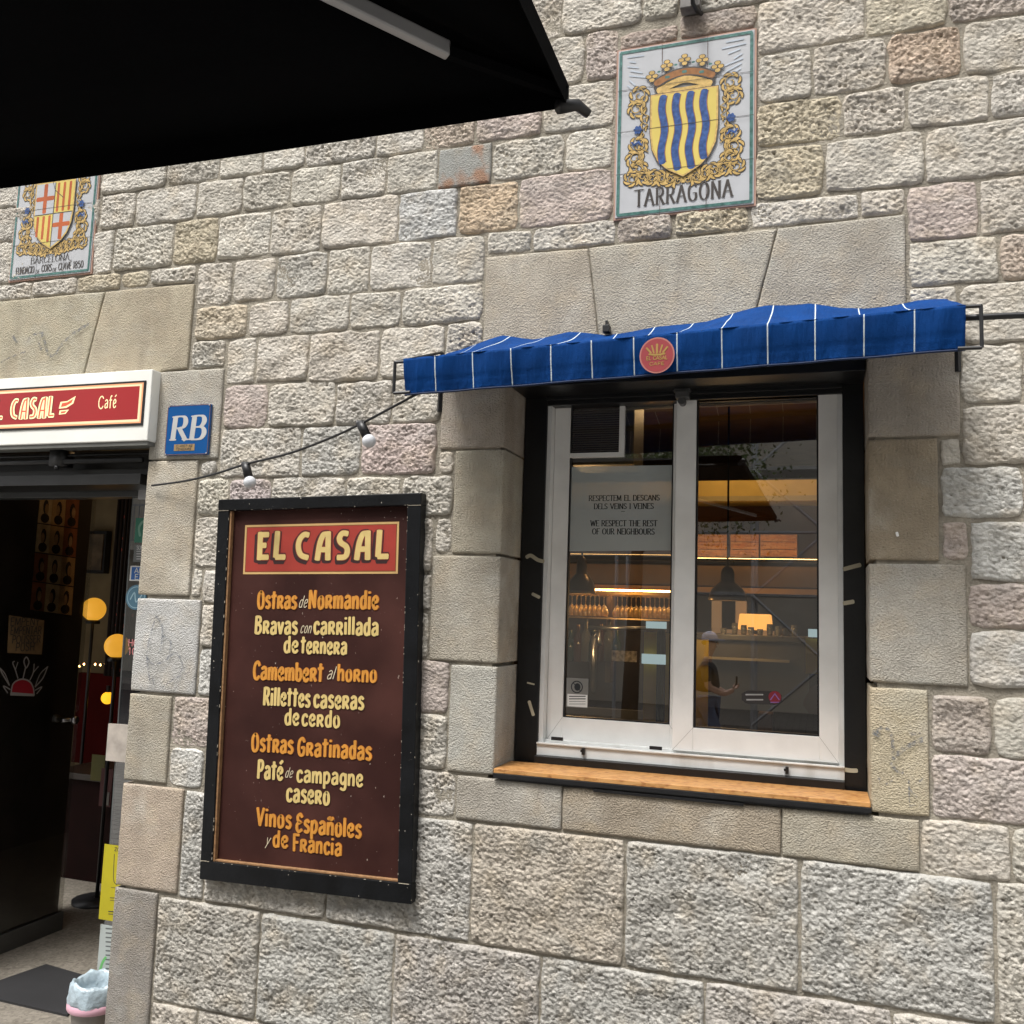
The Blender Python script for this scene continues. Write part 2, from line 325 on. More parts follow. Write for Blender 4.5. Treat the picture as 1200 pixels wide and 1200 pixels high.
def strokes(name, P, m, parent, y, step=2e-5, cap=.5):
    """list of (polyline in X,Z, nib, smooth)"""
    V = []; F = []
    for k, (pl, wd, sm) in enumerate(P):
        v, f = ribbon(crom(pl) if sm else pl, wd, wd, cap); n = len(V)
        V += [(q[0], y-k*step, q[1]) for q in v]; F += [tuple(i+n for i in ff) for ff in f]
    o = mk(name, V, F, m, parent)
    if parent is not None and parent.type == 'EMPTY': rel(o, parent)
    return o
def plate(name, poly, y, m, parent):       # thin painted patch, polygon in X,Z
    o = mk(name, [(p[0], y, p[1]) for p in poly], [tuple(range(len(poly)))[::-1]], m, parent)
    if parent is not None and parent.type == 'EMPTY': rel(o, parent)
    return o
def circ(cx, cz, r, n=28, rz=None): return [(cx+r*math.cos(2*math.pi*k/n), cz+(rz or r)*math.sin(2*math.pi*k/n)) for k in range(n)]

# ================================================================== SETTING: facade of stone
facade = thing('stone_facade', 'old pinkish grey stone facade of hewn courses around the cafe door and window', 'building', (-.9, 0, GROUND))
# chipped relief: band-limited random field, 3 mm per sample
NF = 1024
def field(lo, hi, an=1.35):
    kx = np.fft.fftfreq(NF, .003)[None, :]; kz = np.fft.fftfreq(NF, .003)[:, None]
    k = np.sqrt((kx*an)**2+kz**2)+1e-9
    A = np.exp(-(np.log(k/math.sqrt(lo*hi))/math.log(hi/lo))**2*2)/k**.5
    f = np.fft.ifft2(np.fft.fft2(rng.standard_normal((NF, NF)))*A).real
    return f/f.std()
f1, f2, f3 = field(14, 40), field(36, 90), field(60, 150)
ROUGH = .6*(1-np.abs(f1)*.9)+1.0*(1-np.abs(f2))+.55*(1-np.abs(f3))
ROUGH = (ROUGH-ROUGH.mean())/ROUGH.std()
FINE = .8*(1-np.abs(field(60, 140)))+.8*(1-np.abs(field(30, 75)))
FINE = (FINE-FINE.mean())/FINE.std()
ROUGH = .75*ROUGH+.70*np.roll(FINE, 300, 1); ROUGH = (ROUGH-ROUGH.mean())/ROUGH.std()
SMOO = field(60, 150, .6)
_a, _b = field(18, 60, .9), field(50, 130, 1.1)
ROUGH2 = np.abs(_a)**.7*1.2-(1-np.abs(_b))*.7+np.clip(field(10,24),-.2,2)*.5; ROUGH2 = -.45*(ROUGH2-ROUGH2.mean())/ROUGH2.std()+.75*FINE; ROUGH2 = (ROUGH2-ROUGH2.mean())/ROUGH2.std()
def samp(A, X, Z, ox, oz, rot=0):
    c, s_ = math.cos(rot), math.sin(rot)
    u = ((X*c-Z*s_)/.003+ox) % NF; v = ((X*s_+Z*c)/.003+oz) % NF
    i = np.floor(u).astype(int); j = np.floor(v).astype(int); a = u-i; b = v-j; i1 = (i+1) % NF; j1 = (j+1) % NF
    i %= NF; j %= NF
    return A[j,i]*(1-a)*(1-b)+A[j,i1]*a*(1-b)+A[j1,i]*(1-a)*b+A[j1,i1]*a*b
TRIS = 0
def stone(q, kind='r', col=(.4,.37,.33), name=None, gap=.0038, depth=.03, m=None):
    """q: top-left, top-right, bottom-right, bottom-left in wall X,Z. Front faces the street."""
    global TRIS
    x0,z0,x1,z1,x2,z2,x3,z3 = q
    wv = ((x1-x0)+(x2-x3))/2; hv = ((z0-z3)+(z1-z2))/2
    res = {'r': .0046, 'b': .0050, 's': .02}[kind]
    if kind != 's' and (x0 > .95 or z3 > 3.95 or x1 < -3.7): res *= 2.6     # beyond the frame: coarser chips
    nu = max(4, int(wv/res)); nv = max(4, int(hv/res))
    if kind == 's':                       # plain faces need points only near their arrises
        e = np.array([0, .0035, .008, .016]); U = np.concatenate([e, np.linspace(.03, wv-.03, max(2, int(wv/.035))), (wv-e)[::-1]])/wv
        W = np.concatenate([e, np.linspace(.03, hv-.03, max(2, int(hv/.035))), (hv-e)[::-1]])/hv
    else: U = np.linspace(0, 1, nu+1); W = np.linspace(0, 1, nv+1)
    nu, nv = len(U)-1, len(W)-1
    u, v = np.meshgrid(U, W)
    X = (1-v)*((1-u)*x0+u*x1)+v*((1-u)*x3+u*x2); Z = (1-v)*((1-u)*z0+u*z1)+v*((1-u)*z3+u*z2)
    ox, oz = rng.random(2)*NF; rot = rng.uniform(-.5, .35)
    du = np.minimum(u, 1-u)*wv; dv = np.minimum(v, 1-v)*hv
    # wandering joint edges
    g_ = gap + (rng.uniform(-.002,.0015) if kind != 's' else 0)
    wob = {'r': .0017, 'b': .0013, 's': .0005}[kind]
    wx = samp(SMOO*0+f1, X*0+np.where(u < .5, .3, 1.1), Z*.5, ox, oz)*wob; wz = samp(f1, X*.5, Z*0+np.where(v < .5, .3, 1.1), ox, oz)*wob
    su = np.clip(1-du/.05, 0, 1)*np.where(u < .5, 1, -1); sv = np.clip(1-dv/.05, 0, 1)*np.where(v < .5, -1, 1)
    # small stones have rounded corners
    cr = {'r': rng.uniform(.003, .009), 'b': .003, 's': .001}[kind]
    corner = np.clip(1-du/.04, 0, 1)*np.clip(1-dv/.04, 0, 1)*cr
    X = X + su*(g_+wx)+su*corner; Z = Z + sv*(g_+wz)+sv*corner
    d = du*dv/np.sqrt(du*du+dv*dv+1e-9)
    if kind == 's':
        pr = 1-np.exp(-(d/.0028)); y = -.006-.005*pr + samp(f1, X*.3, Z*.3, ox, oz)*.0004
    else:
        base, edge, amp = (rng.uniform(.006, .010), rng.uniform(.0028, .0046), rng.choice([.0016,.0022,.0027,.0032])*rng.uniform(.85,1.15)) if kind == 'r' else (.010, .0036, rng.uniform(.0030,.0038))
        FS = rng.uniform(.8,1.25)
        F_ = (ROUGH if rng.random() < .72 else ROUGH2) if kind == 'r' else FINE
        pr = 1-np.exp(-(d/edge)**1.25); pn = np.clip(d/.012, .25, 1)
        tilt = (u-.5)*rng.uniform(-.008, .008)+(v-.5)*rng.uniform(-.006, .006)
        h = samp(F_, X*FS, Z*FS, ox, oz, rot); big = samp(f1, X*.22, Z*.22, oz, ox)
        y = -(base*pr) - amp*h*pn - big*.0022*pn + tilt*pr
    n = (nu+1)*(nv+1); V = np.stack([X, y, Z], -1).reshape(-1, 3)
    idx = np.arange(n).reshape(nv+1, nu+1)
    Q = np.stack([idx[:-1,:-1], idx[1:,:-1], idx[1:,1:], idx[:-1,1:]], -1).reshape(-1, 4)
    ring = np.concatenate([idx[0,:], idx[1:,-1], idx[-1,-2::-1], idx[-2:0:-1,0]])
    B = V[ring].copy(); B[:,1] = depth; k = len(ring); rb = n+np.arange(k)
    Q2 = np.stack([ring, np.roll(ring, -1), np.roll(rb, -1), rb], -1)
    V = np.concatenate([V, B]); Q = np.concatenate([Q, Q2])
    me = bpy.data.meshes.new('stone'); me.vertices.add(len(V)); me.vertices.foreach_set('co', V.astype(np.float32).ravel())
    me.loops.add(Q.size); me.loops.foreach_set('vertex_index', Q.astype(np.int32).ravel())
    me.polygons.add(len(Q)); me.polygons.foreach_set('loop_start', np.arange(0, Q.size, 4, dtype=np.int32)); me.polygons.foreach_set('loop_total', np.full(len(Q), 4, dtype=np.int32))
    me.update(); me.validate(); TRIS += 2*len(Q)
    me.polygons.foreach_set('use_smooth', [kind != 's' or True]*len(me.polygons))
    o = obj(name or ('stone' if kind != 's' else 'dressed_block'), me, m or (M_DRESS if kind == 's' else M_ROCK), facade)
    o.color = (*col, 1)
    return o
# natural colours of single stones: wall position -> albedo
PINK=(.40,.315,.29); YEL=(.42,.355,.235); ORA=(.47,.325,.19); GRY=(.40,.395,.375); WHI=(.50,.50,.48); BRN=(.33,.27,.235); RUST=(.30,.31,.295)
def px2(px, py): a = at(px, py); return a[0], a[2]
ODD = [(572,245,ORA),(545,197,RUST),(1083,65,(.45,.315,.22)),(598,136,PINK),(528,147,(.44,.35,.28)),(663,236,PINK),(937,145,YEL),(927,200,YEL),(1103,246,PINK),(457,527,(.44,.335,.32)),
 (287,475,PINK),(297,580,(.42,.345,.35)),(258,378,(.44,.36,.25)),(235,280,YEL),(706,68,(.42,.345,.32)),(1170,710,(.37,.29,.26)),(1150,930,(.42,.35,.325)),(500,250,(.44,.45,.455)),(220,848,(.40,.32,.29)),
 (645,1040,(.40,.345,.28)),(213,900,WHI),(500,810,(.33,.265,.245)),(835,265,YEL),(1187,300,(.43,.33,.26)),(1112,635,PINK),(760,268,BRN),(1100,430,GRY),(240,790,WHI),(1160,590,WHI),(1040,20,(.42,.37,.27)),
 (1150,20,BRN),(840,30,BRN),(1170,640,WHI),(1125,850,BRN),(380,545,GRY),(1045,1100,(.385,.385,.37)),(835,1060,(.38,.37,.345)),(520,1020,(.40,.39,.37)),(240,1110,(.37,.35,.315)),(380,1140,(.38,.38,.36)),(540,1160,(.37,.345,.325)),
 (730,1170,(.385,.38,.36)),(930,1180,(.39,.36,.335)),(255,290,(.40,.36,.27)),(1170,790,(.43,.415,.39)),(220,990,GRY),(435,540,GRY),(175,325,YEL),(110,332,YEL),(640,72,YEL),(360,335,(.40,.385,.35))]
ODD = [(*px2(a, b), c_) for a, b, c_ in ODD]
def colour(q):
    cx = (q[0]+q[2]+q[4]+q[6])/4; cz = (q[1]+q[3]+q[5]+q[7])/4
    for x, z, c_ in ODD:
        if min(q[0],q[6]) < x < max(q[2],q[4]) and min(q[5],q[7]) < z < max(q[1],q[3]): return c_ if c_ is RUST else tuple(.62*v_*1.1+.38*m_ for v_, m_ in zip(c_, (.455,.43,.38)))
    b = rng.uniform(.455, .535); t = rng.uniform(-.7, .7)
    return (b*(1+.02*abs(t)), b*(.94-.022*t), b*(.825-.03*t if t > 0 else .845+.05*t*rng.random()))
def row(zt, zb, heads, kind='r'):
    heads = list(heads); st_ = .52 if kind == 'b' else .31
    if heads[-1] > .9:
        while heads[-1] < 2.0: heads.append(min(2.3, heads[-1]+st_*rng.uniform(.75, 1.25)))
        heads[-1] = 2.3
    if heads[0] < -3 and zb > 2.9:
        while heads[0] > -4.4: heads.insert(0, heads[0]-st_*rng.uniform(.75, 1.25))
        heads[0] = -4.6
    for a, b in zip(heads[:-1], heads[1:]):
        j = [rng.uniform(-.003, .003) for _ in range(4)]
        q = [a, zt+j[0], b, zt+j[1], b, zb+j[2], a, zb+j[3]]; c_ = colour(q)
        if c_ is RUST: stone(q, 's', c_, 'stone', m=M_RUST)
        else: stone(q, kind, c_)
R_ = row
R_(4.62,4.40,[-3.1,-2.7,-2.3,-1.95,-1.6,-1.3,-.95,-.6,-.25,.1,.45,.8,1.1]); R_(4.40,4.17,[-3.2,-2.85,-2.5,-2.2,-1.85,-1.5,-1.15,-.85,-.5,-.15,.2,.55,.95])
R_(4.17,3.962,[-3.1,-2.8,-2.45,-2.1,-1.8,-1.5,-1.2,-.95,-.62,-.3,0,.3,.62,.95])
R_(3.962,3.751,[-3.2,-2.9,-2.6,-2.3,-2.0,-1.75,-1.5,-1.252,-.912,-.606,-.471,-.15,.116,.407,.657,.98])
R_(3.751,3.556,[-4.3,-4.0,-3.7,-3.45,-3.2,-2.95,-2.7,-2.4,-2.1,-1.85,-1.6,-1.4,-1.243,-1.104,-.962,-.817,-.69])
stone([-.69,3.72,-.472,3.728,-.472,3.662,-.69,3.655],'r',BRN); stone([-.472,3.751,-.202,3.751,-.202,3.658,-.472,3.662],'r',BRN)
R_(3.751,3.556,[-.202,.152,.405,.724,1.02])
R_(3.556,3.374,[-4.03,-3.764,-3.501]); R_(3.556,3.374,[-3.018,-2.666,-2.396,-2.186,-1.984,-1.663,-1.456,-1.242,-.976,-.701]); R_(3.556,3.372,[-.201,-.016,.217,.445,.659,.98])
R_(3.384,3.214,[-4.12,-3.848,-3.496]); R_(3.376,3.213,[-3.01,-2.816,-2.502,-2.273,-2.044,-1.813,-1.612,-1.39]); R_(3.372,3.209,[-1.39,-1.17,-.886,-.703]); R_(3.372,3.213,[-.203,.076,.278,.523,.761,1.03])
R_(3.214,3.016,[-4.15,-3.88,-3.499]); R_(3.213,3.014,[-3.036,-2.917,-2.603,-2.38,-2.126,-1.889,-1.551,-1.301,-1.058,-.702]); R_(3.212,3.023,[-.208,.02,.329,.686,1.0])
R_(3.013,2.933,[-4.2,-3.911,-3.675,-3.358,-3.103,-2.866,-2.713,-2.474]); R_(3.017,2.922,[-1.181,-1.0,-.684,-.483]); R_(3.022,2.928,[-.483,-.223,.13,.269])
R_(3.014,2.824,[-2.47,-2.293,-2.086,-1.851,-1.663,-1.401,-1.183]); R_(2.824,2.676,[-2.466,-2.207,-2.011,-1.742,-1.518,-1.183])
R_(2.678,2.484,[-2.298,-2.154,-1.914]); R_(2.676,2.470,[-1.914,-1.601,-1.329,-1.181]); R_(2.682,2.558,[-2.474,-2.3])
R_(2.482,2.3,[-2.296,-2.088,-1.78]); R_(2.470,2.298,[-1.78,-1.539,-1.336]); R_(2.3,2.101,[-2.298,-1.923,-1.662,-1.344])
R_(2.178,2.1,[-2.39,-2.302]); R_(2.191,2.1,[-1.34,-1.272]); R_(2.1,1.946,[-2.39,-2.241,-2.044,-1.717,-1.481,-1.272])
R_(1.944,1.737,[-2.39,-2.1,-1.80,-1.551,-1.342]); R_(1.944,1.806,[-1.34,-1.272]); R_(1.735,1.622,[-2.39,-2.338]); R_(1.735,1.598,[-2.336,-2.1,-1.8,-1.539,-1.344])
R_(1.598,1.425,[-2.328,-2.1,-1.85,-1.55,-1.344]); R_(1.423,1.233,[-2.328,-2.13,-1.8,-1.5,-1.256]); R_(1.233,1.035,[-2.434,-2.158,-1.85,-1.5,-1.256]); R_(1.035,.878,[-2.434,-2.27,-2.0,-1.75,-1.5,-1.216])
R_(3.022,2.832,[.273,.483,.819,1.15]); R_(2.832,2.68,[.273,.538,.88,1.2]); R_(2.68,2.482,[.273,.419,.74,1.1]); R_(2.481,2.291,[.42,.594,.85,1.1]); R_(2.29,2.1,[.42,.79,1.1])
R_(2.19,2.1,[.355,.419]); R_(2.1,1.931,[.355,.588,.8,1.1]); R_(1.93,1.80,[.355,.437]); R_(1.93,1.742,[.437,.716,1.05]); R_(1.742,1.6,[.427,.755,1.1]); R_(1.6,1.424,[.427,.79,1.1])
R_(1.404,1.222,[.318,.487,.765,1.1]); R_(1.222,1.034,[.316,.78,1.15]); R_(1.03,.868,[.286,.53,.82,1.2])
R_(.872,.468,[-2.349,-2.234],'b'); R_(.873,.469,[-2.234,-1.71,-1.144,-.609,-.061,.482,.97,1.4],'b'); R_(.466,.077,[-2.436,-1.975,-1.426,-.888,-.347,.202,.75,1.3],'b'); R_(.077,GROUND-.05,[-2.436,-2.223,-1.62,-1.1,-.6,-.05,.5,1.1],'b')
# dressed blocks: window jambs, sill course, flat arches, door jamb
TAN=(.41,.37,.305)
D = [([-1.179,2.92,-.786,2.916,-.725,2.476,-1.179,2.468],TAN),([-.786,2.918,-.131,2.922,-.238,2.477,-.725,2.476],(.40,.37,.31)),([-.131,2.922,.268,2.928,.268,2.486,-.238,2.477],(.39,.365,.315)),
 ([-4.2,2.935,-2.94,2.931,-3.025,2.53,-4.2,2.53],(.40,.36,.27)),([-2.94,2.931,-2.476,2.928,-2.48,2.56,-3.025,2.53],(.41,.36,.27)),
 ([-1.334,2.468,-1.074,2.47,-1.074,2.192,-1.334,2.192],(.36,.315,.265)),([-1.27,2.19,-1.074,2.19,-1.074,1.807,-1.27,1.807],(.40,.365,.29)),([-1.342,1.802,-1.074,1.802,-1.074,1.42,-1.342,1.42],(.40,.365,.30)),([-1.254,1.412,-1.074,1.412,-1.074,1.036,-1.254,1.036],(.40,.385,.34)),
 ([.146,2.484,.418,2.486,.418,2.193,.146,2.193],(.37,.33,.28)),([.146,2.19,.352,2.19,.352,1.802,.146,1.802],(.32,.265,.19)),([.146,1.795,.425,1.795,.425,1.424,.146,1.424],(.39,.365,.315)),([.146,1.412,.314,1.412,.314,1.032,.146,1.032],(.44,.38,.27)),
 ([-1.214,1.028,-.828,1.028,-.828,.877,-1.214,.877],(.38,.355,.31)),([-.828,1.026,-.115,1.022,-.115,.874,-.828,.877],(.33,.28,.215)),([-.115,1.024,.284,1.024,.284,.869,-.115,.874],(.38,.345,.275)),
 ([-2.645,2.556,-2.302,2.556,-2.302,2.18,-2.645,2.18],(.40,.375,.325)),([-2.645,2.178,-2.393,2.178,-2.393,1.622,-2.645,1.622],(.43,.385,.31)),([-2.645,1.612,-2.332,1.612,-2.332,1.236,-2.645,1.236],(.47,.465,.45)),
 ([-2.645,1.228,-2.438,1.228,-2.438,.885,-2.645,.885],(.37,.335,.27)),([-2.645,.876,-2.352,.876,-2.352,.48,-2.645,.48],(.43,.355,.28)),([-2.645,.475,-2.438,.475,-2.438,GROUND,-2.645,GROUND],(.27,.25,.225))]
for q, c_ in D: stone(q, 's', tuple(v_*.97 for v_ in c_), depth=.24, gap=.0022)
for zt, zb in ((2.53,2.0),(2.0,1.5),(1.5,.9),(.9,.4),(.4,GROUND)): stone([-4.35,zt,-4.03,zt,-4.03,zb,-4.35,zb], 's', TAN, depth=.24, gap=.0022)
# mortar bed behind the stones, cut out for window and door, thick to the room
mb = MB()
for x0, x1, z0, z1 in ((-4.6,2.3,2.95,9),(-4.6,-4.1,GROUND,2.95),(-4.1,-2.6,2.54,2.95),(-2.6,-1.1,GROUND,2.95),(-1.1,.17,2.48,2.95),(-1.1,.17,GROUND,1.02),(.17,2.3,GROUND,2.95)):
    mb.box(x0, 0, z0, x1, .25, z1)
mb.build('mortar', M_MORTAR, facade)

def wear_paint(name, col, a=.5, sc=60):
    m = mat(name, col, .85, var=.1)
    t = m.node_tree; b = t.nodes['Principled BSDF']; tc = t.nodes['Texture Coordinate']
    n_ = noise(t, tc, sc, 5); r = ramp(t, n_, .38, .62)
    mu = node(t, 'Math', operation='MULTIPLY'); t.links.new(r, mu.inputs[0]); mu.inputs[1].default_value = a
    t.links.new(mu.outputs[0], b.inputs['Alpha']); return m
M_GRAF = wear_paint('faded_spray', (.09,.11,.14), .62, 90)
def pst(name, sts, m, parent, Y, **k):   # strokes measured in the photo
    return strokes(name, [([(at(x, y, Y)[0], at(x, y, Y)[2]) for x, y in P], wd, sm) for P, wd, sm in sts], m, parent, Y, **k)
pst('faded_graffiti', [([(183,722),(176,745),(172,770),(176,800)],.006,True),([(183,722),(190,735),(188,760),(180,778),(172,770)],.007,True),([(190,745),(200,752),(196,772),(184,778)],.008,True),([(196,772),(206,765),(214,780),(208,795)],.007,True),([(190,806),(205,795),(222,788)],.005,True),([(178,790),(181,808)],.006,True)], M_GRAF, facade, -.0185)
pst('faded_graffiti', [([(32,400),(38,393),(50,390),(46,400),(48,410)],.012,True),([(52,398),(56,414),(64,416),(74,402),(90,388),(104,380)],.014,True),([(15,394),(20,402)],.012,True),([(0,425),(14,418),(30,412)],.008,True)], M_GRAF, facade, -.0185)
pst('faded_graffiti', [([(1026,860),(1032,853),(1042,856),(1046,870),(1047,890)],.010,True),([(1024,858),(1030,861)],.016,False),([(1049,886),(1058,878),(1070,872),(1082,866)],.014,True),([(1066,860),(1078,860)],.010,False),([(1044,895),(1052,903),(1058,905)],.012,True),([(1030,910),(1034,920),(1046,915)],.006,True),([(1065,915),(1066,945),(1072,943)],.005,False),([(1074,918),(1083,912)],.006,False),([(1066,925),(1074,934)],.006,True),([(1079,944),(1079,947)],.011,False)], M_GRAF, facade, -.0185)
for px, py, c_ in ((1051,624,.008),):
    pst('paint_fleck', [([(px,py),(px+1,py+4)],c_,False)], M_WHITEP, facade, -.0175)

# ================================================================== WINDOW (part of the facade: frame > sashes, panes, track)
surround = MB()
surround.box(-1.072,.205,1.03,-.985,.30,2.48).box(.077,.205,1.03,.145,.30,2.48).box(-.985,.205,2.393,.077,.30,2.48).box(-1.072,.03,2.425,.145,.205,2.48)
surround.box(-.985,.19,2.41,.077,.205,2.43).box(-.985,.17,1.028,.077,.30,1.088)
sur = surround.build('window_surround', M_BLACKP, facade, bevel=.0015)
M_CREAM = mat('plaster_smear', (.42,.38,.28), .8, var=.25)
for sts in ([([(617,653),(622,651),(630,656),(637,658)],.014,True)], [([(624,696),(632,700)],.012,False)], [([(989,667),(1000,664),(1008,662)],.014,True)],[([(989,707),(1000,705)],.014,False)],[([(618,800),(626,802)],.006,False)],[([(990,902),(998,903),(1004,903)],.014,True)],
            [([(846,431),(862,437),(878,436),(886,431)],.010,True)],[([(938,433),(955,438),(975,432),(982,424)],.010,True)],[([(836,441),(847,443)],.012,False)],[([(620,822),(625,838)],.012,False)]):
    o = pst('paint_smear', sts, M_CREAM, sur, .2025)
wf = MB()                                     # outer window frame
wf.box(-.985,.215,1.09,-.968,.30,2.393).box(.060,.215,1.09,.077,.30,2.393).box(-.968,.285,2.385,.060,.30,2.393).box(-.968,.285,1.09,.060,.30,1.10)
win = wf.build('sliding_window', M_WHITED, facade, bevel=.001)
tr_ = MB().box(-.985,.20,1.088,.077,.235,1.128).box(-.985,.235,1.088,.077,.30,1.14).box(-.985,.192,1.128,.077,.203,1.134)
tr_.build('track', M_WHITED, win, bevel=.0012)
def sash(x0, x1, z0, z1, y, sl, sr, sb, st_):
    m = MB(); m.box(x0,y,z0,x0+sl,y+.035,z1).box(x1-sr,y,z0,x1,y+.035,z1).box(x0+sl,y+.0006,z0,x1-sr,y+.0344,z0+sb).box(x0+sl,y+.0006,z1-st_,x1-sr,y+.0344,z1)
    s_ = m.build('sash', M_WHITEP, win, bevel=.002)
    g_ = MB().box(x0+sl,y+.009,z0+sb,x0+sl+.006,y+.03,z1-st_).box(x1-sr-.006,y+.009,z0+sb,x1-sr,y+.03,z1-st_).box(x0+sl+.006,y+.009,z0+sb,x1-sr-.006,y+.03,z0+sb+.005)
    g_.build('gasket', M_BLACKM, win)
    for cx_s, cz_s, sx_s in ((x0, z0, 1), (x1, z0, -1)):
        sb_ = max(sl, sr); q_ = sl if sx_s > 0 else sr
        mk('mitre_seam', [(cx_s, y-.0004, cz_s), (cx_s+sx_s*.0012, y-.0004, cz_s), (cx_s+sx_s*(q_+.0006), y-.0004, cz_s+sb), (cx_s+sx_s*(q_-.0006), y-.0004, cz_s+sb)][::sx_s], [(0,1,2,3)], mat('seam_grey',(.25,.24,.22),.7), win)
    p = mk('pane', [(x0+sl,y+.018,z0+sb),(x1-sr,y+.018,z0+sb),(x1-sr,y+.018,z1-st_),(x0+sl,y+.018,z1-st_)], [(0,1,2,3)], M_GLASS, win)
sash(-.967, -.450, 1.136, 2.398, .258, .060, .060, .086, .003)
sash(-.494, .060, 1.140, 2.396, .215, .072, .062, .082, .003)
for px, py in ((652,866),(768,877)):
    a = at(px, py, .2); box('drain_cap', a[0]-.022,.205,a[2]-.006,a[0]+.022,.214,a[2]+.006, M_BLACKM, win, .001)
for px, py in ((684,880),(922,902)):
    a = at(px, py, .2); MB().box(a[0]-.004,.185,a[2]-.012,a[0]+.006,.2,a[2]+.010).box(a[0]-.009,.187,a[2]-.003,a[0]+.002,.2,a[2]+.004).build('latch_stub', M_BLACKM, win)
a = at(800, 462, .19)
lb = MB().box(a[0]-.03,.165,a[2]+.005,a[0]+.03,.205,a[2]+.055).box(a[0]-.022,.155,a[2]-.02,a[0]+.026,.2,a[2]+.005).tube([(a[0],.16,a[2]-.03),(a[0],.20,a[2]-.03)],.014,12)
lb.build('window_catch', mat('dull_catch_metal',(.09,.09,.09),.5,metal=.4), win, bevel=.002)
# ventilation grille in the left pane
vg = thing('ventilation_grille', 'white framed ventilation grille with thin louvres in the top left window corner', 'vent', (-.80,.25,2.19))
a = at(668,470,.262); b = at(731,535,.262)
V0,V1,Z0,Z1 = a[0],b[0],b[2],a[2]
MB().box(V0-.004,.262,Z0,V1,.276,Z0+.018).box(V1-.020,.262,Z0+.018,V1,.276,Z1).box(V0-.004,.262,Z0+.018,V0+.003,.276,Z1).build('frame', M_WHITEP, vg, bevel=.001)
box('backing', V0,.285,Z0+.01,V1-.01,.30,Z1, mat('vent_dark',(.05,.03,.028),.7), vg)
sl_ = MB()
for k in range(22):
    z = Z0+.024+(Z1-Z0-.03)*k/22; sl_.hexa([(V0+.003,.268,z),(V1-.020,.268,z),(V1-.020,.270,z+.0030),(V0+.003,.270,z+.0030),(V0+.003,.284,z+.004),(V1-.020,.284,z+.004),(V1-.020,.284,z+.007),(V0+.003,.284,z+.007)])
tag(sl_.build('louvres', mat('louvre_metal',(.22,.19,.18),.45,metal=.3), vg), kind='stuff')
box('duct_collar', V0-.0,.30,Z0-.022,V1+.03,.5,Z1+.02, mat('clear_plastic_grey',(.22,.23,.22),.4), vg, .004)
# notice on the glass
M_FROST = glass('frosted_film', (.62,.64,.64), 1.5)
tn = M_FROST.node_tree; dfm = node(tn,'BsdfDiffuse'); dfm.inputs[0].default_value=(.62,.68,.68,1); mx2=node(tn,'MixShader'); mx2.inputs[0].default_value=.62
old = [l for l in tn.links if l.to_node.type=='OUTPUT_MATERIAL'][0].from_socket; outn=[n for n in tn.nodes if n.type=='OUTPUT_MATERIAL'][0]
tn.links.new(old, mx2.inputs[1]); tn.links.new(dfm.outputs[0], mx2.inputs[2]); tn.links.new(mx2.outputs[0], outn.inputs[0])
YN = .2745
nz = [at(*p, YN) for p in ((667,547),(789,545),(788,645),(666,646))]
notice = mk('window_notice', [nz[3],nz[2],nz[1],nz[0]], [(0,1,2,3)], M_FROST)
tag(notice, 'pale frosted notice asking guests to respect the neighbours on the left window pane', 'notice')
M_INK = mat('dark_ink', (.02,.025,.03), .6)
for s_, x0, x1, y_, h in (('RESPECTEM EL DESCANS',690,773,587,6.2),('DELS VEÏNS I VEINES',696,766,596.5,6.2),('-',727,733,602,6),('WE RESPECT THE REST',692,770,616.5,6.6),('OF OUR NEIGHBOURS',694,767,626,6.6)):
    ptext('notice_lettering', s_, x0, x1, y_, h, YN-.0008, M_INK, notice, wx=.15, wz=.07, serif=True)
# no-noise sticker
st = pbox('silence_sticker', 664,794,689,830,.2712,.2722, mat('sticker_grey',(.42,.42,.40),.6))
tag(st, 'small grey and white hush sticker low in the left window pane', 'sticker')
a = at(676,805,.2706); strokes('ring', [(circ(a[0],a[2],.021,20)+[(a[0]+.021,a[2])],.004,False),([(a[0]-.015,a[2]+.015),(a[0]+.015,a[2]-.015)],.003,False)], M_INK, st, .2706)
plate('head_symbol', circ(a[0]+.002,a[2],.012,14,.014), .2708, M_INK, st)
pbox('caption_panel',665,813,688,829,.2708,.2711, M_WHITEP, st)
for y_ in (816,819,822,825): pst('caption', [([(667,y_),(686,y_)],.0035 if y_<820 else .0015,False)], M_INK, st, .2704)
# pill sticker on the right pane
ps_ = [at(x,y,.2315) for x,y in ((877,817),(908,818))]
pl = strokes('pill_sticker', [([(ps_[0][0],ps_[0][2]),(ps_[1][0],ps_[1][2])],.046,False)], mat('sticker_charcoal',(.05,.045,.045),.6), None, .2315, cap=1)
tag(pl, 'dark pill shaped sticker with red end on the right window pane', 'sticker')
a = at(908,817,.231); plate('red_end', circ(a[0],a[2],.021,20), .2310, mat('sticker_red',(.35,.02,.04),.6), pl)
pst('sticker_lettering', [([(874,814),(894,814)],.005,False),([(875,820),(894,820)],.005,False)], mat('sticker_white',(.6,.6,.6),.6), pl, .2308)
pst('sticker_emblem', [([(903,820),(908,813),(913,820)],.004,False),([(903,823),(913,823)],.003,False)], mat('sticker_violet',(.35,.2,.6),.6), pl, .2305)
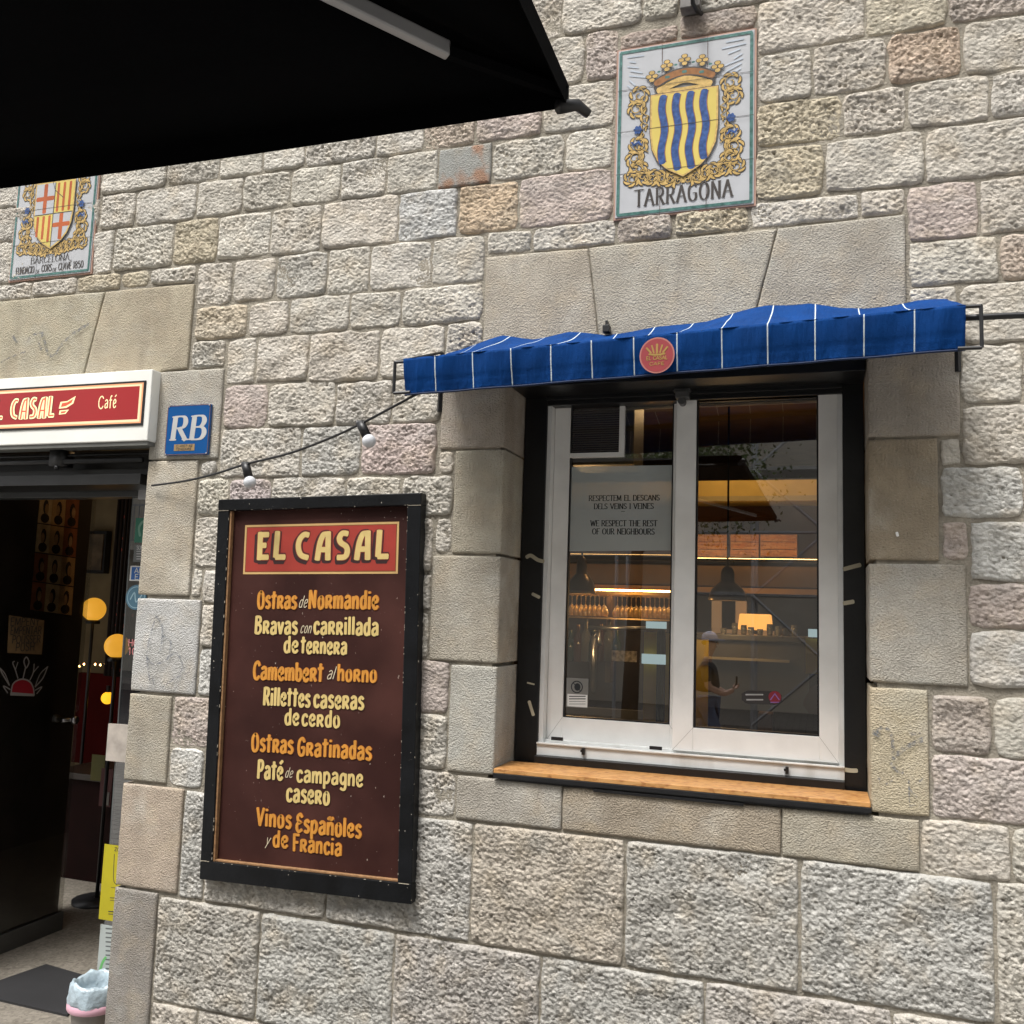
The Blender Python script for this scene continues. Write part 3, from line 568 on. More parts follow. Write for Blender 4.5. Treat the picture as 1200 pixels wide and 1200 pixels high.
# ------------------------------------------------------------------ serving shelf
def wood_fn(t, tc, out, b):
    n1 = noise(t, tc, 14, 5, scale3=(1.2, 8, 8)); n2 = noise(t, tc, 60, 4, scale3=(.7,1,1))
    out = mixc(t, ramp(t, n1, .4, .62), out, (.50,.27,.10,1)); return mixc(t, ramp(t, n2, .52, .62), out, (.30,.13,.04,1))
sh = thing('serving_shelf', 'orange chipboard serving shelf on black bracket below the window', 'shelf', (-.46,0,1.03))
box('shelf_board', -1.073,-.02,1.048,.146,.17,1.063, mat('chipboard',(.66,.32,.10),.45,var=.25,vs_=30,fn=wood_fn), sh, .0015)
box('edge_strip', -1.073,-.024,1.032,.148,-.004,1.0475, M_BLACKM, sh, .001)
box('support', -1.05,-.012,1.024,.14,.17,1.0325, M_BLACKM, sh)
box('bracket', -.72,-.019,1.016,-.23,-.010,1.026, M_BLACKM, sh, .002)

# ================================================================== AWNING
def awn_fn(t, tc, out, b):
    sx = node(t, 'SeparateXYZ'); t.links.new(tc.outputs['Object'], sx.inputs[0])
    a1 = node(t,'Math',operation='ADD'); t.links.new(sx.outputs[0], a1.inputs[0]); a1.inputs[1].default_value = .275+.1325*20+.0018
    m1 = node(t,'Math',operation='MODULO'); t.links.new(a1.outputs[0], m1.inputs[0]); m1.inputs[1].default_value = .1325
    l1 = node(t,'Math',operation='LESS_THAN'); t.links.new(m1.outputs[0], l1.inputs[0]); l1.inputs[1].default_value = .0036
    fd = noise(t, tc, 5, 5)
    out = mixc(t, ramp(t, fd, .45, .8), out, mixc(t, .3, out, (.004,.028,.12,1)))
    wr = node(t,'TexNoise'); wr.inputs['Scale'].default_value = 6; wr.inputs['Detail'].default_value = 5; mp = node(t,'Mapping'); mp.inputs['Scale'].default_value = (7,2,1.2)
    t.links.new(tc.outputs['Object'], mp.inputs['Vector']); t.links.new(mp.outputs[0], wr.inputs['Vector'])
    bw = node(t,'Bump'); bw.inputs['Distance'].default_value = .010; t.links.new(wr.outputs['Fac'], bw.inputs['Height']); t.links.new(b.inputs['Normal'].links[0].from_socket, bw.inputs['Normal']); t.links.new(bw.outputs[0], b.inputs['Normal'])
    return mixc(t, l1.outputs[0], out, (.50,.56,.58,1))
M_AWN = mat('awning_canvas', (.002,.088,.39), .8, var=.2, vs_=9, bump=.0012, bs=260, fn=awn_fn, spec=.12)
aw = thing('window_awning', 'blue awning with thin white stripes folded half open above the cafe window', 'awning', (-.46,0,2.45))
FX = [-1.315,-.4,.385]; FT = [2.432,2.462,2.488]; FB = [2.313,2.341,2.366]
WX = [-1.315,-1.1,-.98,-.85,-.72,-.5,-.36,-.161,-.03,.07,.14,.30,.385]; WZ = [2.56,2.608,2.592,2.604,2.590,2.602,2.616,2.652,2.652,2.622,2.618,2.634,2.628]
nx, ny = 180, 22; V = []
for j in range(ny+1):
    t_ = j/ny
    for i in range(nx+1):
        X = -1.315+1.70*i/nx; f_ = np.interp(X, FX, FT); w_ = np.interp(X, WX, WZ)+.004*math.sin(X*21)
        z = f_*(1-t_)+w_*t_ - .014*math.sin(math.pi*t_)*(1+.7*math.sin(X*9+1)) + .004*math.sin(X*47+5*t_)*math.sin(math.pi*t_)
        V.append((X, -.372*(1-t_)-.012, z))
Fq = [(j*(nx+1)+i, j*(nx+1)+i+1, (j+1)*(nx+1)+i+1, (j+1)*(nx+1)+i) for j in range(ny) for i in range(nx)]
o = mk('canopy', V, Fq, M_AWN, aw, True); m_ = o.modifiers.new('t','SOLIDIFY'); m_.thickness = .0015
V = []; nz_ = 14
for j in range(nz_+1):
    t_ = j/nz_
    for i in range(nx+1):
        X = -1.315+1.70*i/nx; f_ = np.interp(X, FX, FT); b_ = np.interp(X, FX, FB)+.0012*math.sin(X*60)
        y = -.384 + t_*.030 - t_*.004*(1+math.sin(X*24+1.3*math.sin(X*5))) - .0014*math.sin(X*80+t_*3) - .010*math.sin(math.pi*min(1,t_*1.2))*.3
        y += (.0016 if abs(t_-.64) < .04 else 0)+.0022*math.sin(X*190+t_*22)*max(0, t_-.66)/.34 + .0025*math.sin(X*31+2*t_)*math.sin(X*7.7)
        V.append((X, y, f_*(1-t_)+b_*t_))
Fq = [(j*(nx+1)+i, (j+1)*(nx+1)+i, (j+1)*(nx+1)+i+1, j*(nx+1)+i+1) for j in range(nz_) for i in range(nx)]
o = mk('valance', V, Fq, M_AWN, aw, True); m_ = o.modifiers.new('t','SOLIDIFY'); m_.thickness = .0015
M_THREAD = mat('valance_hem', (.0008,.012,.05), .8)
MB().tube([(x, -.3585-.003*(1+math.sin(x*24+1.3*math.sin(x*5))), np.interp(x,FX,FB)+.001) for x in np.linspace(-1.315,.385,60)], .0035, 6).build('hem', M_THREAD, aw)
for sx_, X in ((-1,-1.338),(1,.412)):
    Xf = X+sx_*.012; zt, zb = (2.424,2.318) if sx_ < 0 else (2.484,2.366); zw = 2.56 if sx_ < 0 else 2.60
    r_ = .0055
    MB().tube([(X,-.012,2.335 if sx_<0 else 2.395),(X,-.012,zw)], .009, 4).tube([(X,-.015,zw),(Xf,-.375,zt)], r_, 6).tube([(Xf,-.375,zt),(Xf,-.375,zb)], r_, 6)\
      .tube([(Xf,-.375,zb),(Xf-sx_*.06,-.375,zb+.001)], r_, 6).tube([(Xf,-.375,zt),(Xf-sx_*.06,-.375,zt+.001)], r_, 6).build('side_arm', M_BLACKM, aw)
MB().tube([(-1.3,-.36,2.425),(.38,-.36,2.482)], .011, 8).build('front_bar', M_BLACKM, aw)
MB().tube([(-1.3,-.03,2.52),(.38,-.03,2.55)], .022, 10).build('roller', M_BLACKM, aw)
# badge
a = at(770,416.5,-.388); M_BRED = mat('badge_red',(.42,.035,.045),.6); M_BPINK = mat('badge_rim',(.62,.22,.18),.6)
bd = plate('badge', circ(a[0],a[2],.0535,32,.0560), -.3900, M_BPINK, aw)
plate('badge_disc', circ(a[0],a[2],.0490,32,.0515), -.3905, M_BRED, bd)
M_GOLD = mat('badge_gold',(.52,.30,.06),.6)
ax, az = a[0], a[2]
strokes('emblem', [([(ax-.024,az+.004),(ax,az+.001),(ax+.024,az+.004)],.006,True),([(ax,az+.006),(ax,az+.034)],.007,False),([(ax-.009,az+.007),(ax-.016,az+.031)],.005,False),([(ax+.009,az+.007),(ax+.016,az+.031)],.005,False),([(ax-.018,az+.008),(ax-.032,az+.024)],.006,False),([(ax+.018,az+.008),(ax+.032,az+.024)],.006,False)], M_GOLD, bd, -.3912)
text('badge_lettering','EL CASAL',ax-.032,ax+.032,az-.014,.011,-.3912,M_GOLD,bd,wx=.2,wz=.2)
text('badge_lettering','CAFE',ax-.022,ax+.022,az-.031,.009,-.3912,M_GOLD,bd,wx=.2,wz=.2)
for k, px in enumerate((711,880)):
    a = at(px, 386 if k == 0 else 379, -.03)
    c_ = MB().box(a[0]-.012,-.045,a[2]-.012,a[0]+.012,-.015,a[2]+.012).box(a[0]-.004,-.04,a[2]+.01,a[0]+.004,-.015,a[2]+.03).build('awning_clamp', M_BLACKM, aw, bevel=.001)
# ------------------------------------------------------------------ string lights
sg = thing('string_lights', 'black cable with two small white bulbs strung from the door to the awning', 'string lights', (-1.9,-.15,2.1))
cp = [(178,569,-.03),(215,564,-.06),(250,556,-.1),(288,544,-.15),(340,531,-.2),(390,512,-.26),(424,496,-.30),(460,477,-.345),(490,461,-.36)]
C3 = crom([at(x,y,Y) for x,y,Y in cp], 6)
MB().tube(C3, .0045, 6).build('cable', M_BLACKM, sg, True)
M_BULB = mat('opal_bulb', (.70,.72,.76), .12, var=.02)
def bulb(px0, py0, px1, py1, Y):
    a = Vector(at(px0,py0,Y)); b = Vector(at(px1,py1,Y-.004)); d = (b-a).normalized()
    so_ = MB().tube([a-d*.006, a+d*.02, a+d*.021, a+d*.048], .0165, 14).tube([a+d*.047,a+d*.056], .0145, 14).build('bulb_socket', M_BLACKM, sg, True)
    MB().tube([a+Vector((-.014,0,.004)),a+Vector((.014,0,-.004))+Vector((0,0,.004))],.011,8).build('cable_clip', M_BLACKM, so_)
    c_ = a+d*.072; pr = [(max(.001,.024*math.sin(q)), -.024*math.cos(q)) for q in np.linspace(0,math.pi,14)]
    MB().lathe(c_, pr, 20).build('bulb', M_BULB, so_, True)
bulb(288,545,293,566,-.15); bulb(423,497,433,518,-.30)
pp = thing('cable_conduit', 'thick black cable running right from the awning across the stones', 'cable', (.6,-.03,2.4))
MB().tube([at(1128,372.5,-.3),at(1152,371.5,-.3),at(1180,370,-.3),at(1215,369,-.3),at(1300,366,-.3)], .0095, 8).build('cable', M_BLACKM, pp, True)

# ================================================================== TILE PANELS
M_GLAZE = mat('tile_glaze', (.44,.45,.47), .12, var=.04, vs_=20)
M_GRN = mat('glaze_green', (.10,.22,.20), .2, var=.4, vs_=60); M_OCH = mat('glaze_ochre', (.70,.48,.18), .2, var=.25, vs_=60); M_YEL = mat('glaze_yellow', (.80,.64,.18), .2, var=.1)
M_OUT = mat('glaze_outline', (.085,.075,.07), .25); M_BLU = mat('glaze_blue', (.06,.12,.32), .2, var=.35, vs_=70); M_SKYB = mat('glaze_wash', (.60,.66,.74), .12, var=.2); M_REDG = mat('glaze_red', (.55,.14,.05), .2, var=.2)
M_BRICKE = mat('tile_bed', (.38,.24,.19), .85, var=.25)
M_BRWN = mat('glaze_brown', (.36,.17,.07), .2, var=.3, vs_=50)
def spiral(cx, cz, r, turns=1.3, a0=0, sgn=1, n=14):
    return [(cx+r*(1-.75*k/n)*math.cos(a0+sgn*2*math.pi*turns*k/n), cz+r*(1-.75*k/n)*math.sin(a0+sgn*2*math.pi*turns*k/n)) for k in range(n+1)]
def tile_panel(name, label, X0, X1, Z0, Z1, arms, lines):
    t = thing(name, label, 'tile panel', ((X0+X1)/2,0,Z0))
    cx = (X0+X1)/2; W_ = X1-X0; H_ = Z1-Z0; u = W_/.48
    y0 = -.012
    box('tile_bed', X0-.006,-.0085,Z0-.006,X1+.006,.02,Z1+.006, M_BRICKE, t)
    tiles = []
    for r in range(4):
        for c_ in range(3):
            j = lambda: rng.uniform(-.0004,.0004)
            o = box('tile', X0+W_*c_/3+.0008, y0+j(), Z0+H_*r/4+.0008, X0+W_*(c_+1)/3-.0008, .0, Z0+H_*(r+1)/4-.0008, M_GLAZE, t, .0008); tiles.append(o)
    yd = -.0135
    def st(nm, L_, m, y): return strokes(nm, L_, m, t, y, step=7e-6)
    b = .010*u
    st('border', [([(X0+b,Z0+.012),(X0+b,Z1-.012)],.011*u,False),([(X1-b,Z0+.012),(X1-b,Z1-.012)],.011*u,False),([(X0+b,Z0+.010),(X1-b,Z0+.010)],.011*u,False),([(X0+b,Z1-.010),(X1-b,Z1-.010)],.011*u,False)], M_GRN, yd)
    # pale blue sky wash behind the crown
    r_ = random.Random(3)
    st('sky_wash', [([(cx+s_*(.21-r_.random()*.02)*u,Z1-.03-k*.009),(cx+s_*(.21-.03-r_.random()*.06)*u,Z1-.032-k*.011)],.006,False) for k in range(0,13,2) for s_ in (-1,1)], M_SKYB, yd)
    # foliage
    for ch in list(COL.objects):
        if ch.parent is t and ch.name.startswith('sky_wash'): ch['kind'] = 'stuff'
    dark, och, yel = [], [], []
    blades_d, blades_o = MB(), MB()
    def blade(p, ang, ln, wd, curl):
        """tapered curling acanthus leaf: dark outline patch with an ochre patch inside"""
        for mb_, k_, yy in ((blades_d, 1, yd-.00015), (blades_o, .58, yd-.0007)):
            C_ = []; a_ = ang; q = np.array(p, float)
            for i_ in range(6):
                w_ = wd*k_*math.sin(math.pi*min(1, .18+.82*i_/5))**.7*(1-.0*i_); C_.append((q.copy(), a_, max(w_, .0004))); a_ += curl/5; q = q+np.array([math.cos(a_), math.sin(a_)])*ln*(1 if k_ == 1 else .93)/5
            n0 = []; 
            for c_, aa, w_ in C_:
                nn = np.array([-math.sin(aa), math.cos(aa)])*w_/2; n0 += [(c_[0]+nn[0], yy-blade.k*6e-7, c_[1]+nn[1]), (c_[0]-nn[0], yy-blade.k*6e-7, c_[1]-nn[1])]
            mb_.add(n0, [(2*z, 2*z+1, 2*z+3, 2*z+2) for z in range(5)])
        blade.k += 1
    blade.k = 0
    for s_ in (-1, 1):
        P = lambda x, z: (cx+s_*x*u, Z0+z)
        spots = ((.160,.452,.026,.6,1),(.168,.402,.024,2.2,-1),(.160,.262,.025,1.2,1),(.172,.215,.023,3.5,-1),(.158,.176,.022,.3,1),(.180,.142,.020,2.4,1),(.140,.142,.018,4,-1),(.108,.136,.019,2,1),(.075,.130,.017,.5,-1),(.045,.122,.016,2.5,1),(.016,.112,.012,1,-1))
        for x, z, r, a0, sg_ in spots:
            sp = [(cx+s_*(p[0])*u, Z0+p[1]) for p in spiral(x, z, r, 1.15, a0, sg_)]
            dark.append((sp,.0052,True)); och.append((sp,.0026,True))
            for q in range(7):
                aa = a0+q*.9; c0 = P(x+r*math.cos(aa), z+r*math.sin(aa)); an = aa+sg_*.9
                if z+r*math.sin(aa) < .104: continue
                blade(c0, an if s_ > 0 else math.pi-an, .031*u, .0150, (1.3*sg_ if s_ > 0 else -1.3*sg_))
        for k in range(8):
            z = .165+k*.034; q0 = [P(.132+.010*math.sin(k*2),z),P(.148,z+.017),P(.138+.014*math.sin(k),z+.034)]
            dark.append((q0,.0046,True)); och.append((q0,.0024,True)); blade(q0[1], .9 if s_ > 0 else math.pi-.9, .034*u, .013, 1.2*s_); blade(q0[2], -.6 if s_ > 0 else math.pi+.6, .028*u, .011, -1.2*s_)
    blades_d.build('leaf_blade_outline', M_OUT, t); tag(blades_o.build('leaf_blade', M_OCH, t), kind='stuff')
    st('leaf_outline', dark, M_OUT, yd-.0011); st('leaf_scroll', och, M_OCH, yd-.0019)
    st('blue_flower', [([(cx+s_*(.162+.013*math.cos(q))*u, Z0+z+.013*math.sin(q)),(cx+s_*(.162+.004*math.cos(q+1))*u, Z0+z+.004*math.sin(q+1))],.011,False) for s_ in (-1,1) for z in (.32,) for q in np.arange(0,6.3,1.05)]+
       [([(cx+s_*(.150+.012*k)*u,Z0+.262+.01*(k%2)),(cx+s_*(.160+.012*k)*u,Z0+.276-.01*(k%2))],.007,False) for s_ in (-1,1) for k in range(3)], M_BLU, yd-.00392)
    # crown
    arc = [(cx+x*u, Z0+.485-.0*x+(.030*(1-(x/.1)**2))) for x in np.linspace(-.1,.1,9)]
    st('crown_outline', [(arc,.034,True),([(cx-.1*u,Z0+.475),(cx-.088*u,Z0+.447),(cx+.088*u,Z0+.447),(cx+.1*u,Z0+.475)],.02,False)], M_OUT, yd-.00395)
    st('crown_dome', [([(cx-.09*u,Z0+.456),(cx,Z0+.486),(cx+.09*u,Z0+.456)],.026,True),([(cx-.07*u,Z0+.45),(cx+.07*u,Z0+.45)],.016,False)], M_OCH, yd-.00402)
    st('crown_band', [(arc,.024,True)], M_BRWN, yd-.00409); st('crown_gem', [([(cx+x*u-.006,Z0+.485+.03*(1-(x/.1)**2)),(cx+x*u+.006,Z0+.485+.03*(1-(x/.1)**2))],.010,False) for x in (-.06,0,.06)], M_GRN, yd-.00427)
    fl = []
    for x, z in ((-.115,.515),(-.062,.548),(0,.560),(.062,.548),(.115,.515)):
        for dx_, dz_ in ((-.011,0),(.011,0),(0,.014),(0,-.014)): fl.append(([(cx+(x+dx_)*u,Z0+z+dz_-.002),(cx+(x+dx_)*u,Z0+z+dz_+.002)],.018,False))
    st('fleuron_outline', [(p,w_*1.35,s_) for p, w_, s_ in fl], M_OUT, yd-.00434); tagk = st('fleuron', fl, M_OCH, yd-.00462)
    st('pearl', [([(cx+x*u,Z0+z),(cx+x*u,Z0+z+.001)],.013,False) for x, z in ((-.09,.528),(-.031,.545),(.031,.545),(.09,.528))], M_GRN, yd-.00483)
    # shield
    sh_ = [(-.115,.440),(.115,.440),(.115,.300),(.108,.240),(.088,.195),(.055,.160),(0,.128),(-.055,.160),(-.088,.195),(-.108,.240),(-.115,.300)]
    plate('shield_edge', [(cx+x*u*1.05, Z0+.285+(z-.285)*1.035) for x, z in sh_][::-1], yd-.00490, M_OUT, t)
    plate('shield_rim', [(cx+x*u*1.03, Z0+.285+(z-.285)*1.022) for x, z in sh_][::-1], yd-.00497, M_OCH, t)
    plate('shield', [(cx+x*u*.975, Z0+.285+(z-.285)*.985) for x, z in sh_][::-1], yd-.00504, M_YEL, t)
    for ch in list(COL.objects):
        if ch.parent is t and ch.name.startswith('blue_flower'): ch['kind'] = 'stuff'
    arms(t, cx, Z0, u, yd-.00511, st)
    for s_, x0, x1, z, h, kw in lines: text('tile_lettering', s_, cx+x0*u, cx+x1*u, Z0+z, h, yd-.00017, M_OUT, t, **kw)
    # joints between tiles show through the drawing
    J = [([(X0+.002,Z0+H_*r/4),(X1-.002,Z0+H_*r/4)],.0018,False) for r in (1,2,3)]
    st('tile_joint', J, M_OUT, yd-.00577); st('tile_joint', [([(X0+W_*c_/3,Z0+.002),(X0+W_*c_/3,Z0+H_*(.17 if 1 else 0))],.0010,False) for c_ in (1,2)]+[([(X0+W_*c_/3,Z1-.07),(X0+W_*c_/3,Z1-.002)],.0010,False) for c_ in (1,2)], M_OUT, yd-.00581)
    return t
def arms_t(t, cx, Z0, u, y, st):
    A = []; B = []
    for x, zb in ((-.072,.185),(-.024,.155),(.024,.155),(.072,.185)):
        P = [(cx+(x+.0055*math.sin((z-.1)*38))*u, Z0+z) for z in np.linspace(zb,.432,14)]; A.append((P,.025*u,True)); B.append(([(p[0]+.0135*u,p[1]) for p in P],.003,True)); B.append(([(p[0]-.0135*u,p[1]) for p in P],.002,True))
    st('wavy_pale', A, M_BLU, y); st('wavy_edge', B, M_BRWN, y-.00028)
def arms_b(t, cx, Z0, u, y, st):
    h = [(-.112,.436),(0,.436),(0,.29),(-.112,.29)]; k = [(0,.29),(.112,.29),(.100,.235),(.086,.2),(.055,.165),(0,.133)]
    plate('white_field', [(cx+x*u,Z0+z) for x, z in h][::-1], y, M_GLAZE, t); plate('white_field', [(cx+x*u,Z0+z) for x, z in k][::-1], y, M_GLAZE, t)
    st('red_cross', [([(cx-.056*u,Z0+.30),(cx-.056*u,Z0+.43)],.022*u,False),([(cx-.105*u,Z0+.365),(cx-.007*u,Z0+.365)],.022*u,False),([(cx+.05*u,Z0+.17),(cx+.05*u,Z0+.285)],.022*u,False),([(cx+.007*u,Z0+.235),(cx+.098*u,Z0+.235)],.022*u,False)], M_REDG, y-.00010)
    st('red_bars', [([(cx+x*u,Z0+.30),(cx+x*u,Z0+.43)],.014*u,False) for x in (.02,.055,.09)]+[([(cx-x*u,Z0+.155+x*.4),(cx-x*u,Z0+.28)],.014*u,False) for x in (.02,.055,.09)], M_REDG, y-.00028)
    st('quarter_line', [([(cx,Z0+.135),(cx,Z0+.436)],.004,False),([(cx-.112*u,Z0+.29),(cx+.112*u,Z0+.29)],.004,False)], M_OUT, y-.00049)
    st('crack', [([(cx-.02,Z0+.45),(cx,Z0+.40),(cx+.05,Z0+.36)],.003,False)], M_OUT, y-.00056)
tile_panel('tile_panel','glazed tile panel with yellow and blue shield lettered TARRAGONA above the awning',-.690,-.208,3.014,3.650,arms_t,[('TARRAGONA',-.168,.168,.034,.062,dict(wx=.135,wz=.05,serif=True,gap=.16))])
tile_panel('tile_panel','glazed tile panel with red cross shield lettered BARCELONA above the cafe door',-3.488,-3.030,3.024,3.660,arms_b,[('BARCELONA',-.115,.115,.066,.030,dict(wx=.13,wz=.05,serif=True)),('FUNDACIO',-.2,-.09,.024,.032,dict(wx=.14,wz=.06,gap=.03)),('DE',-.08,-.055,.018,.018,dict(wx=.15,wz=.08)),('CORS',-.045,.015,.024,.032,dict(wx=.14,wz=.06)),('DE',.022,.045,.018,.018,dict(wx=.15,wz=.08)),('CLAVÉ',.055,.130,.024,.032,dict(wx=.14,wz=.06)),('1850',.14,.2,.024,.032,dict(wx=.14,wz=.06))])

# ================================================================== MENU BOARD (hangs 1.3 degrees off level)
BA = math.radians(1.25); BC = (-1.800, 1.295)
bo = thing('menu_board', 'brown painted menu board in a chipped black frame lettered EL CASAL', 'menu board', (BC[0], 0, BC[1]))
def bp(px, py, Y=-.032):                 # photo point to board coordinates (board level)
    x, _, z = at(px, py, Y); dx, dz = x-BC[0], z-BC[1]
    return (BC[0]+dx*math.cos(BA)+dz*math.sin(BA), BC[1]-dx*math.sin(BA)+dz*math.cos(BA))
def chip_fn(t, tc, out, b):
    n1 = noise(t, tc, 70, 3); return mixc(t, ramp(t, n1, .735, .76), out, (.45,.42,.36,1))
M_BFR = mat('board_frame_paint', (.008,.009,.011), .42, var=.5, vs_=10, bump=.001, bs=90, fn=chip_fn, spec=.25)
def brown_fn(t, tc, out, b):
    n1 = noise(t, tc, 120, 2, scale3=(1,1,.6)); out = mixc(t, ramp(t, n1, .745, .77), out, (.4,.33,.28,1))
    n2 = noise(t, tc, 3, 6); return mixc(t, ramp(t, n2, .4, .8), out, (.075,.028,.022,1))
M_BROWN = mat('board_brown', (.060,.020,.016), .6, spec=.14, var=.08, vs_=5, fn=brown_fn)
M_TRIM = mat('board_tan_trim', (.50,.27,.12), .6, var=.25, vs_=60)
L0,R0,T0,B0 = BC[0]-.437, BC[0]+.437, BC[1]+.722, BC[1]-.722
box('backboard', L0+.02,-.028,B0+.02,R0-.02,.0,T0-.02, M_BROWN, bo)
fw_ = .050
for n_, b_ in (('frame_rail',(L0,-.052,T0-.045,R0,-.004,T0)),('frame_rail',(L0,-.052,B0,R0,-.004,B0+.068)),('frame_stile',(L0,-.0515,B0+.068,L0+.052,-.004,T0-.045)),('frame_stile',(R0-.055,-.0515,B0+.068,R0,-.004,T0-.045))):
    box(n_, *b_, M_BFR, bo, .003)
box('trim', L0+.0522,-.046,B0+.068,L0+.060,-.028,T0-.046, M_TRIM, bo, .001); box('trim', L0+.06,-.044,B0+.0682,R0-.056,-.028,B0+.075, M_TRIM, bo, .001)
CHIP = mat('bare_wood_chip',(.52,.46,.36),.8)
r_ = random.Random(5); V = MB()
for k in range(110):
    e = r_.random(); ln = r_.uniform(.002,.008); th = r_.uniform(.0008,.0022)
    if e < .3: x, z = R0-.054, r_.uniform(B0+.07,T0-.05); V.box(x,-.0525,z,x+th,-.05,z+ln)
    elif e < .5: x, z = L0+.0505, r_.uniform(B0+.07,T0-.05); V.box(x,-.0525,z,x+th*1.4,-.05,z+ln*1.5)
    elif e < .65: x, z = r_.uniform(L0,R0), T0-.045; V.box(x,-.0535,z,x+ln,-.05,z+th)
    elif e < .75: x, z = r_.uniform(L0,R0), B0+.066; V.box(x,-.0535,z,x+ln,-.05,z+th)
    elif e < .80: x, z = R0-.0008, r_.uniform(B0,T0); V.box(x,-.0522,z,x+.0012,-.05,z+ln*.7)
    elif e < .86: x, z = r_.uniform(L0,R0), r_.choice((B0,T0-.001)); V.box(x,-.0525,z,x+ln,-.05,z+.0012)
for x0, x1, z in ((L0,L0+.05,T0-.046),(R0-.05,R0,T0-.047),(L0,L0+.03,B0+.067),(R0-.05,R0-.01,B0+.066)): V.box(x0,-.0534,z,x1,-.0512,z+.002)
tag(V.build('paint_chip', CHIP, bo), kind='stuff')
M_CRM = mat('sign_cream', (.86,.64,.24), .5, var=.07, vs_=30); M_ORG = mat('sign_orange', (.80,.34,.045), .5, var=.12, vs_=30); M_PALE = mat('sign_pale', (.78,.66,.46), .5, var=.05)
M_SRED = mat('sign_red', (.46,.045,.028), .5, var=.10, vs_=12); M_DKR = mat('sign_outline', (.045,.012,.012), .5); M_RIM = mat('sign_rim', (.78,.50,.20), .5, var=.08)
YB = -.0285
def bword(s, xa, xb, yb, h, m, **k):
    a = bp(xa, yb); b = bp(xb, yb); c_ = bp(xa, yb-h)
    kw = dict(pre='c', wx=.178, wz=.165, gap=.075, wob=.03); kw.update(k)
    if m in (M_CRM, M_ORG):
        kk = dict(kw); kk['wx'] += .035; kk['wz'] += .035
        text('lettering_shadow', s, a[0], b[0], a[1], c_[1]-a[1], YB-.0002, M_DKR if m is M_CRM else mat('sign_ochre_edge',(.52,.13,.02),.5), bo, dx=.0006, dz=-.0006, step=8e-6, **kk)
    return text('lettering', s, a[0], b[0], a[1], c_[1]-a[1], YB-.0022, m, bo, step=8e-6, **kw)
it = dict(wx=.075, wz=.07, slant=.28, gap=.06)
for W_ in (('Ostras',301,347,713,20,M_ORG),('Normandie',361,443,713,20.5,M_ORG),('Bravas',298,348,742.5,20,M_CRM),('carrillada',367,443,743,20,M_CRM),('de',332,349,764.5,19,M_CRM),('ternera',352,406,765.5,19,M_CRM),
 ('Camembert',296,378,796,20.5,M_ORG),('horno',395,441,798,19,M_ORG),('Rillettes',308,363,826,20.5,M_CRM),('caseras',367,426,829,20.5,M_CRM),('de',333,350,849,19,M_CRM),('cerdo',353,398,850.5,19,M_CRM),
 ('Ostras',294,343,880,20.5,M_ORG),('Gratinadas',348,435,885,20.5,M_ORG),('Paté',301,331,912,21,M_CRM),('campagne',347,425,916,19,M_CRM),('casero',335,386,939,21,M_CRM),
 ('Vinos',300,341,967.5,20.5,M_ORG),('Españoles',346,423,975,21,M_ORG),('de',319,337,992,19,M_ORG),('Francia',342,400,997,19.5,M_ORG)): bword(*W_)
for s_, a_, b_, y_, h_ in (('de',349,359,712,14),('con',351,364,742,13),('al',382,391,796,15),('de',333,342,911,12),('y',310,315,990,13)): bword(s_, a_, b_, y_, h_, M_PALE, **it)
# title panel
TL, TR, BR, BL = bp(287,614.5), bp(467.5,612), bp(465.5,671), bp(284,674)
zt = (TL[1]+TR[1])/2; zb = (BL[1]+BR[1])/2; xl = (TL[0]+BL[0])/2; xr = (TR[0]+BR[0])/2
plate('title_rim', [(xl,zb),(xr,zb),(xr,zt),(xl,zt)], YB-.0003, M_RIM, bo)
plate('title_rim_shade', [(xl+.008,zb+.008),(xr-.008,zb+.008),(xr-.008,zt-.008),(xl+.008,zt-.008)], YB-.0006, mat('rim_brown',(.30,.09,.02),.5), bo)
plate('title_panel', [(xl+.011,zb+.011),(xr-.011,zb+.011),(xr-.011,zt-.011),(xl+.011,zt-.011)], YB-.0009, M_SRED, bo)
for wname, xa, xb, ya_ in (('EL',300,334,657),('CASAL',345,455,657)):
    a = bp(xa, ya_); b = bp(xb, ya_); c_ = bp(xa, ya_-34)
    for nm, m_, wd, dx_, dz_, yy in (('title_shadow',M_DKR,.40,-.006,-.009,.0012),('title_outline',M_DKR,.37,0,0,.0016),('title_edge',mat('title_red_edge',(.30,.03,.02),.5),.30,0,0,.0020),('title_lettering',M_CRM,.23,0,0,.0024)):
        text(nm, wname, a[0], b[0], a[1]+.002, (c_[1]-a[1])*.97, YB-yy, m_, bo, pre='d', wx=wd*.92, wz=wd*.82, gap=.17, dx=dx_, dz=dz_, step=8e-6, cap=.25)
bo.rotation_euler = (0, -BA, 0)
# ================================================================== RB PLAQUE
rb = thing('plaque', 'blue enamel plaque lettered RB on the door jamb block', 'plaque', (-2.446,0,2.3))
box('plaque_plate', -2.552,-.024,2.195,-2.340,-.012,2.404, mat('enamel_blue',(.008,.125,.42),.22,var=.08), rb, .003)
strokes('plaque_rim', [([(-2.549,2.198),(-2.343,2.198),(-2.343,2.401),(-2.549,2.401),(-2.549,2.198)],.003,False)], mat('rusty_rim',(.10,.05,.04),.6,var=.4,vs_=60), rb, -.0243)
M_WEN = mat('enamel_white',(.80,.80,.78),.25)
text('plaque_lettering','RB',-2.525,-2.362,2.258,.098,-.0245,M_WEN,rb,wx=.24,wz=.065,slant=.06,serif=True,gap=.14)
box('paper_slip', -2.505,-.0250,2.213,-2.405,-.0238,2.240, mat('slip_tan',(.52,.34,.14),.7), rb)
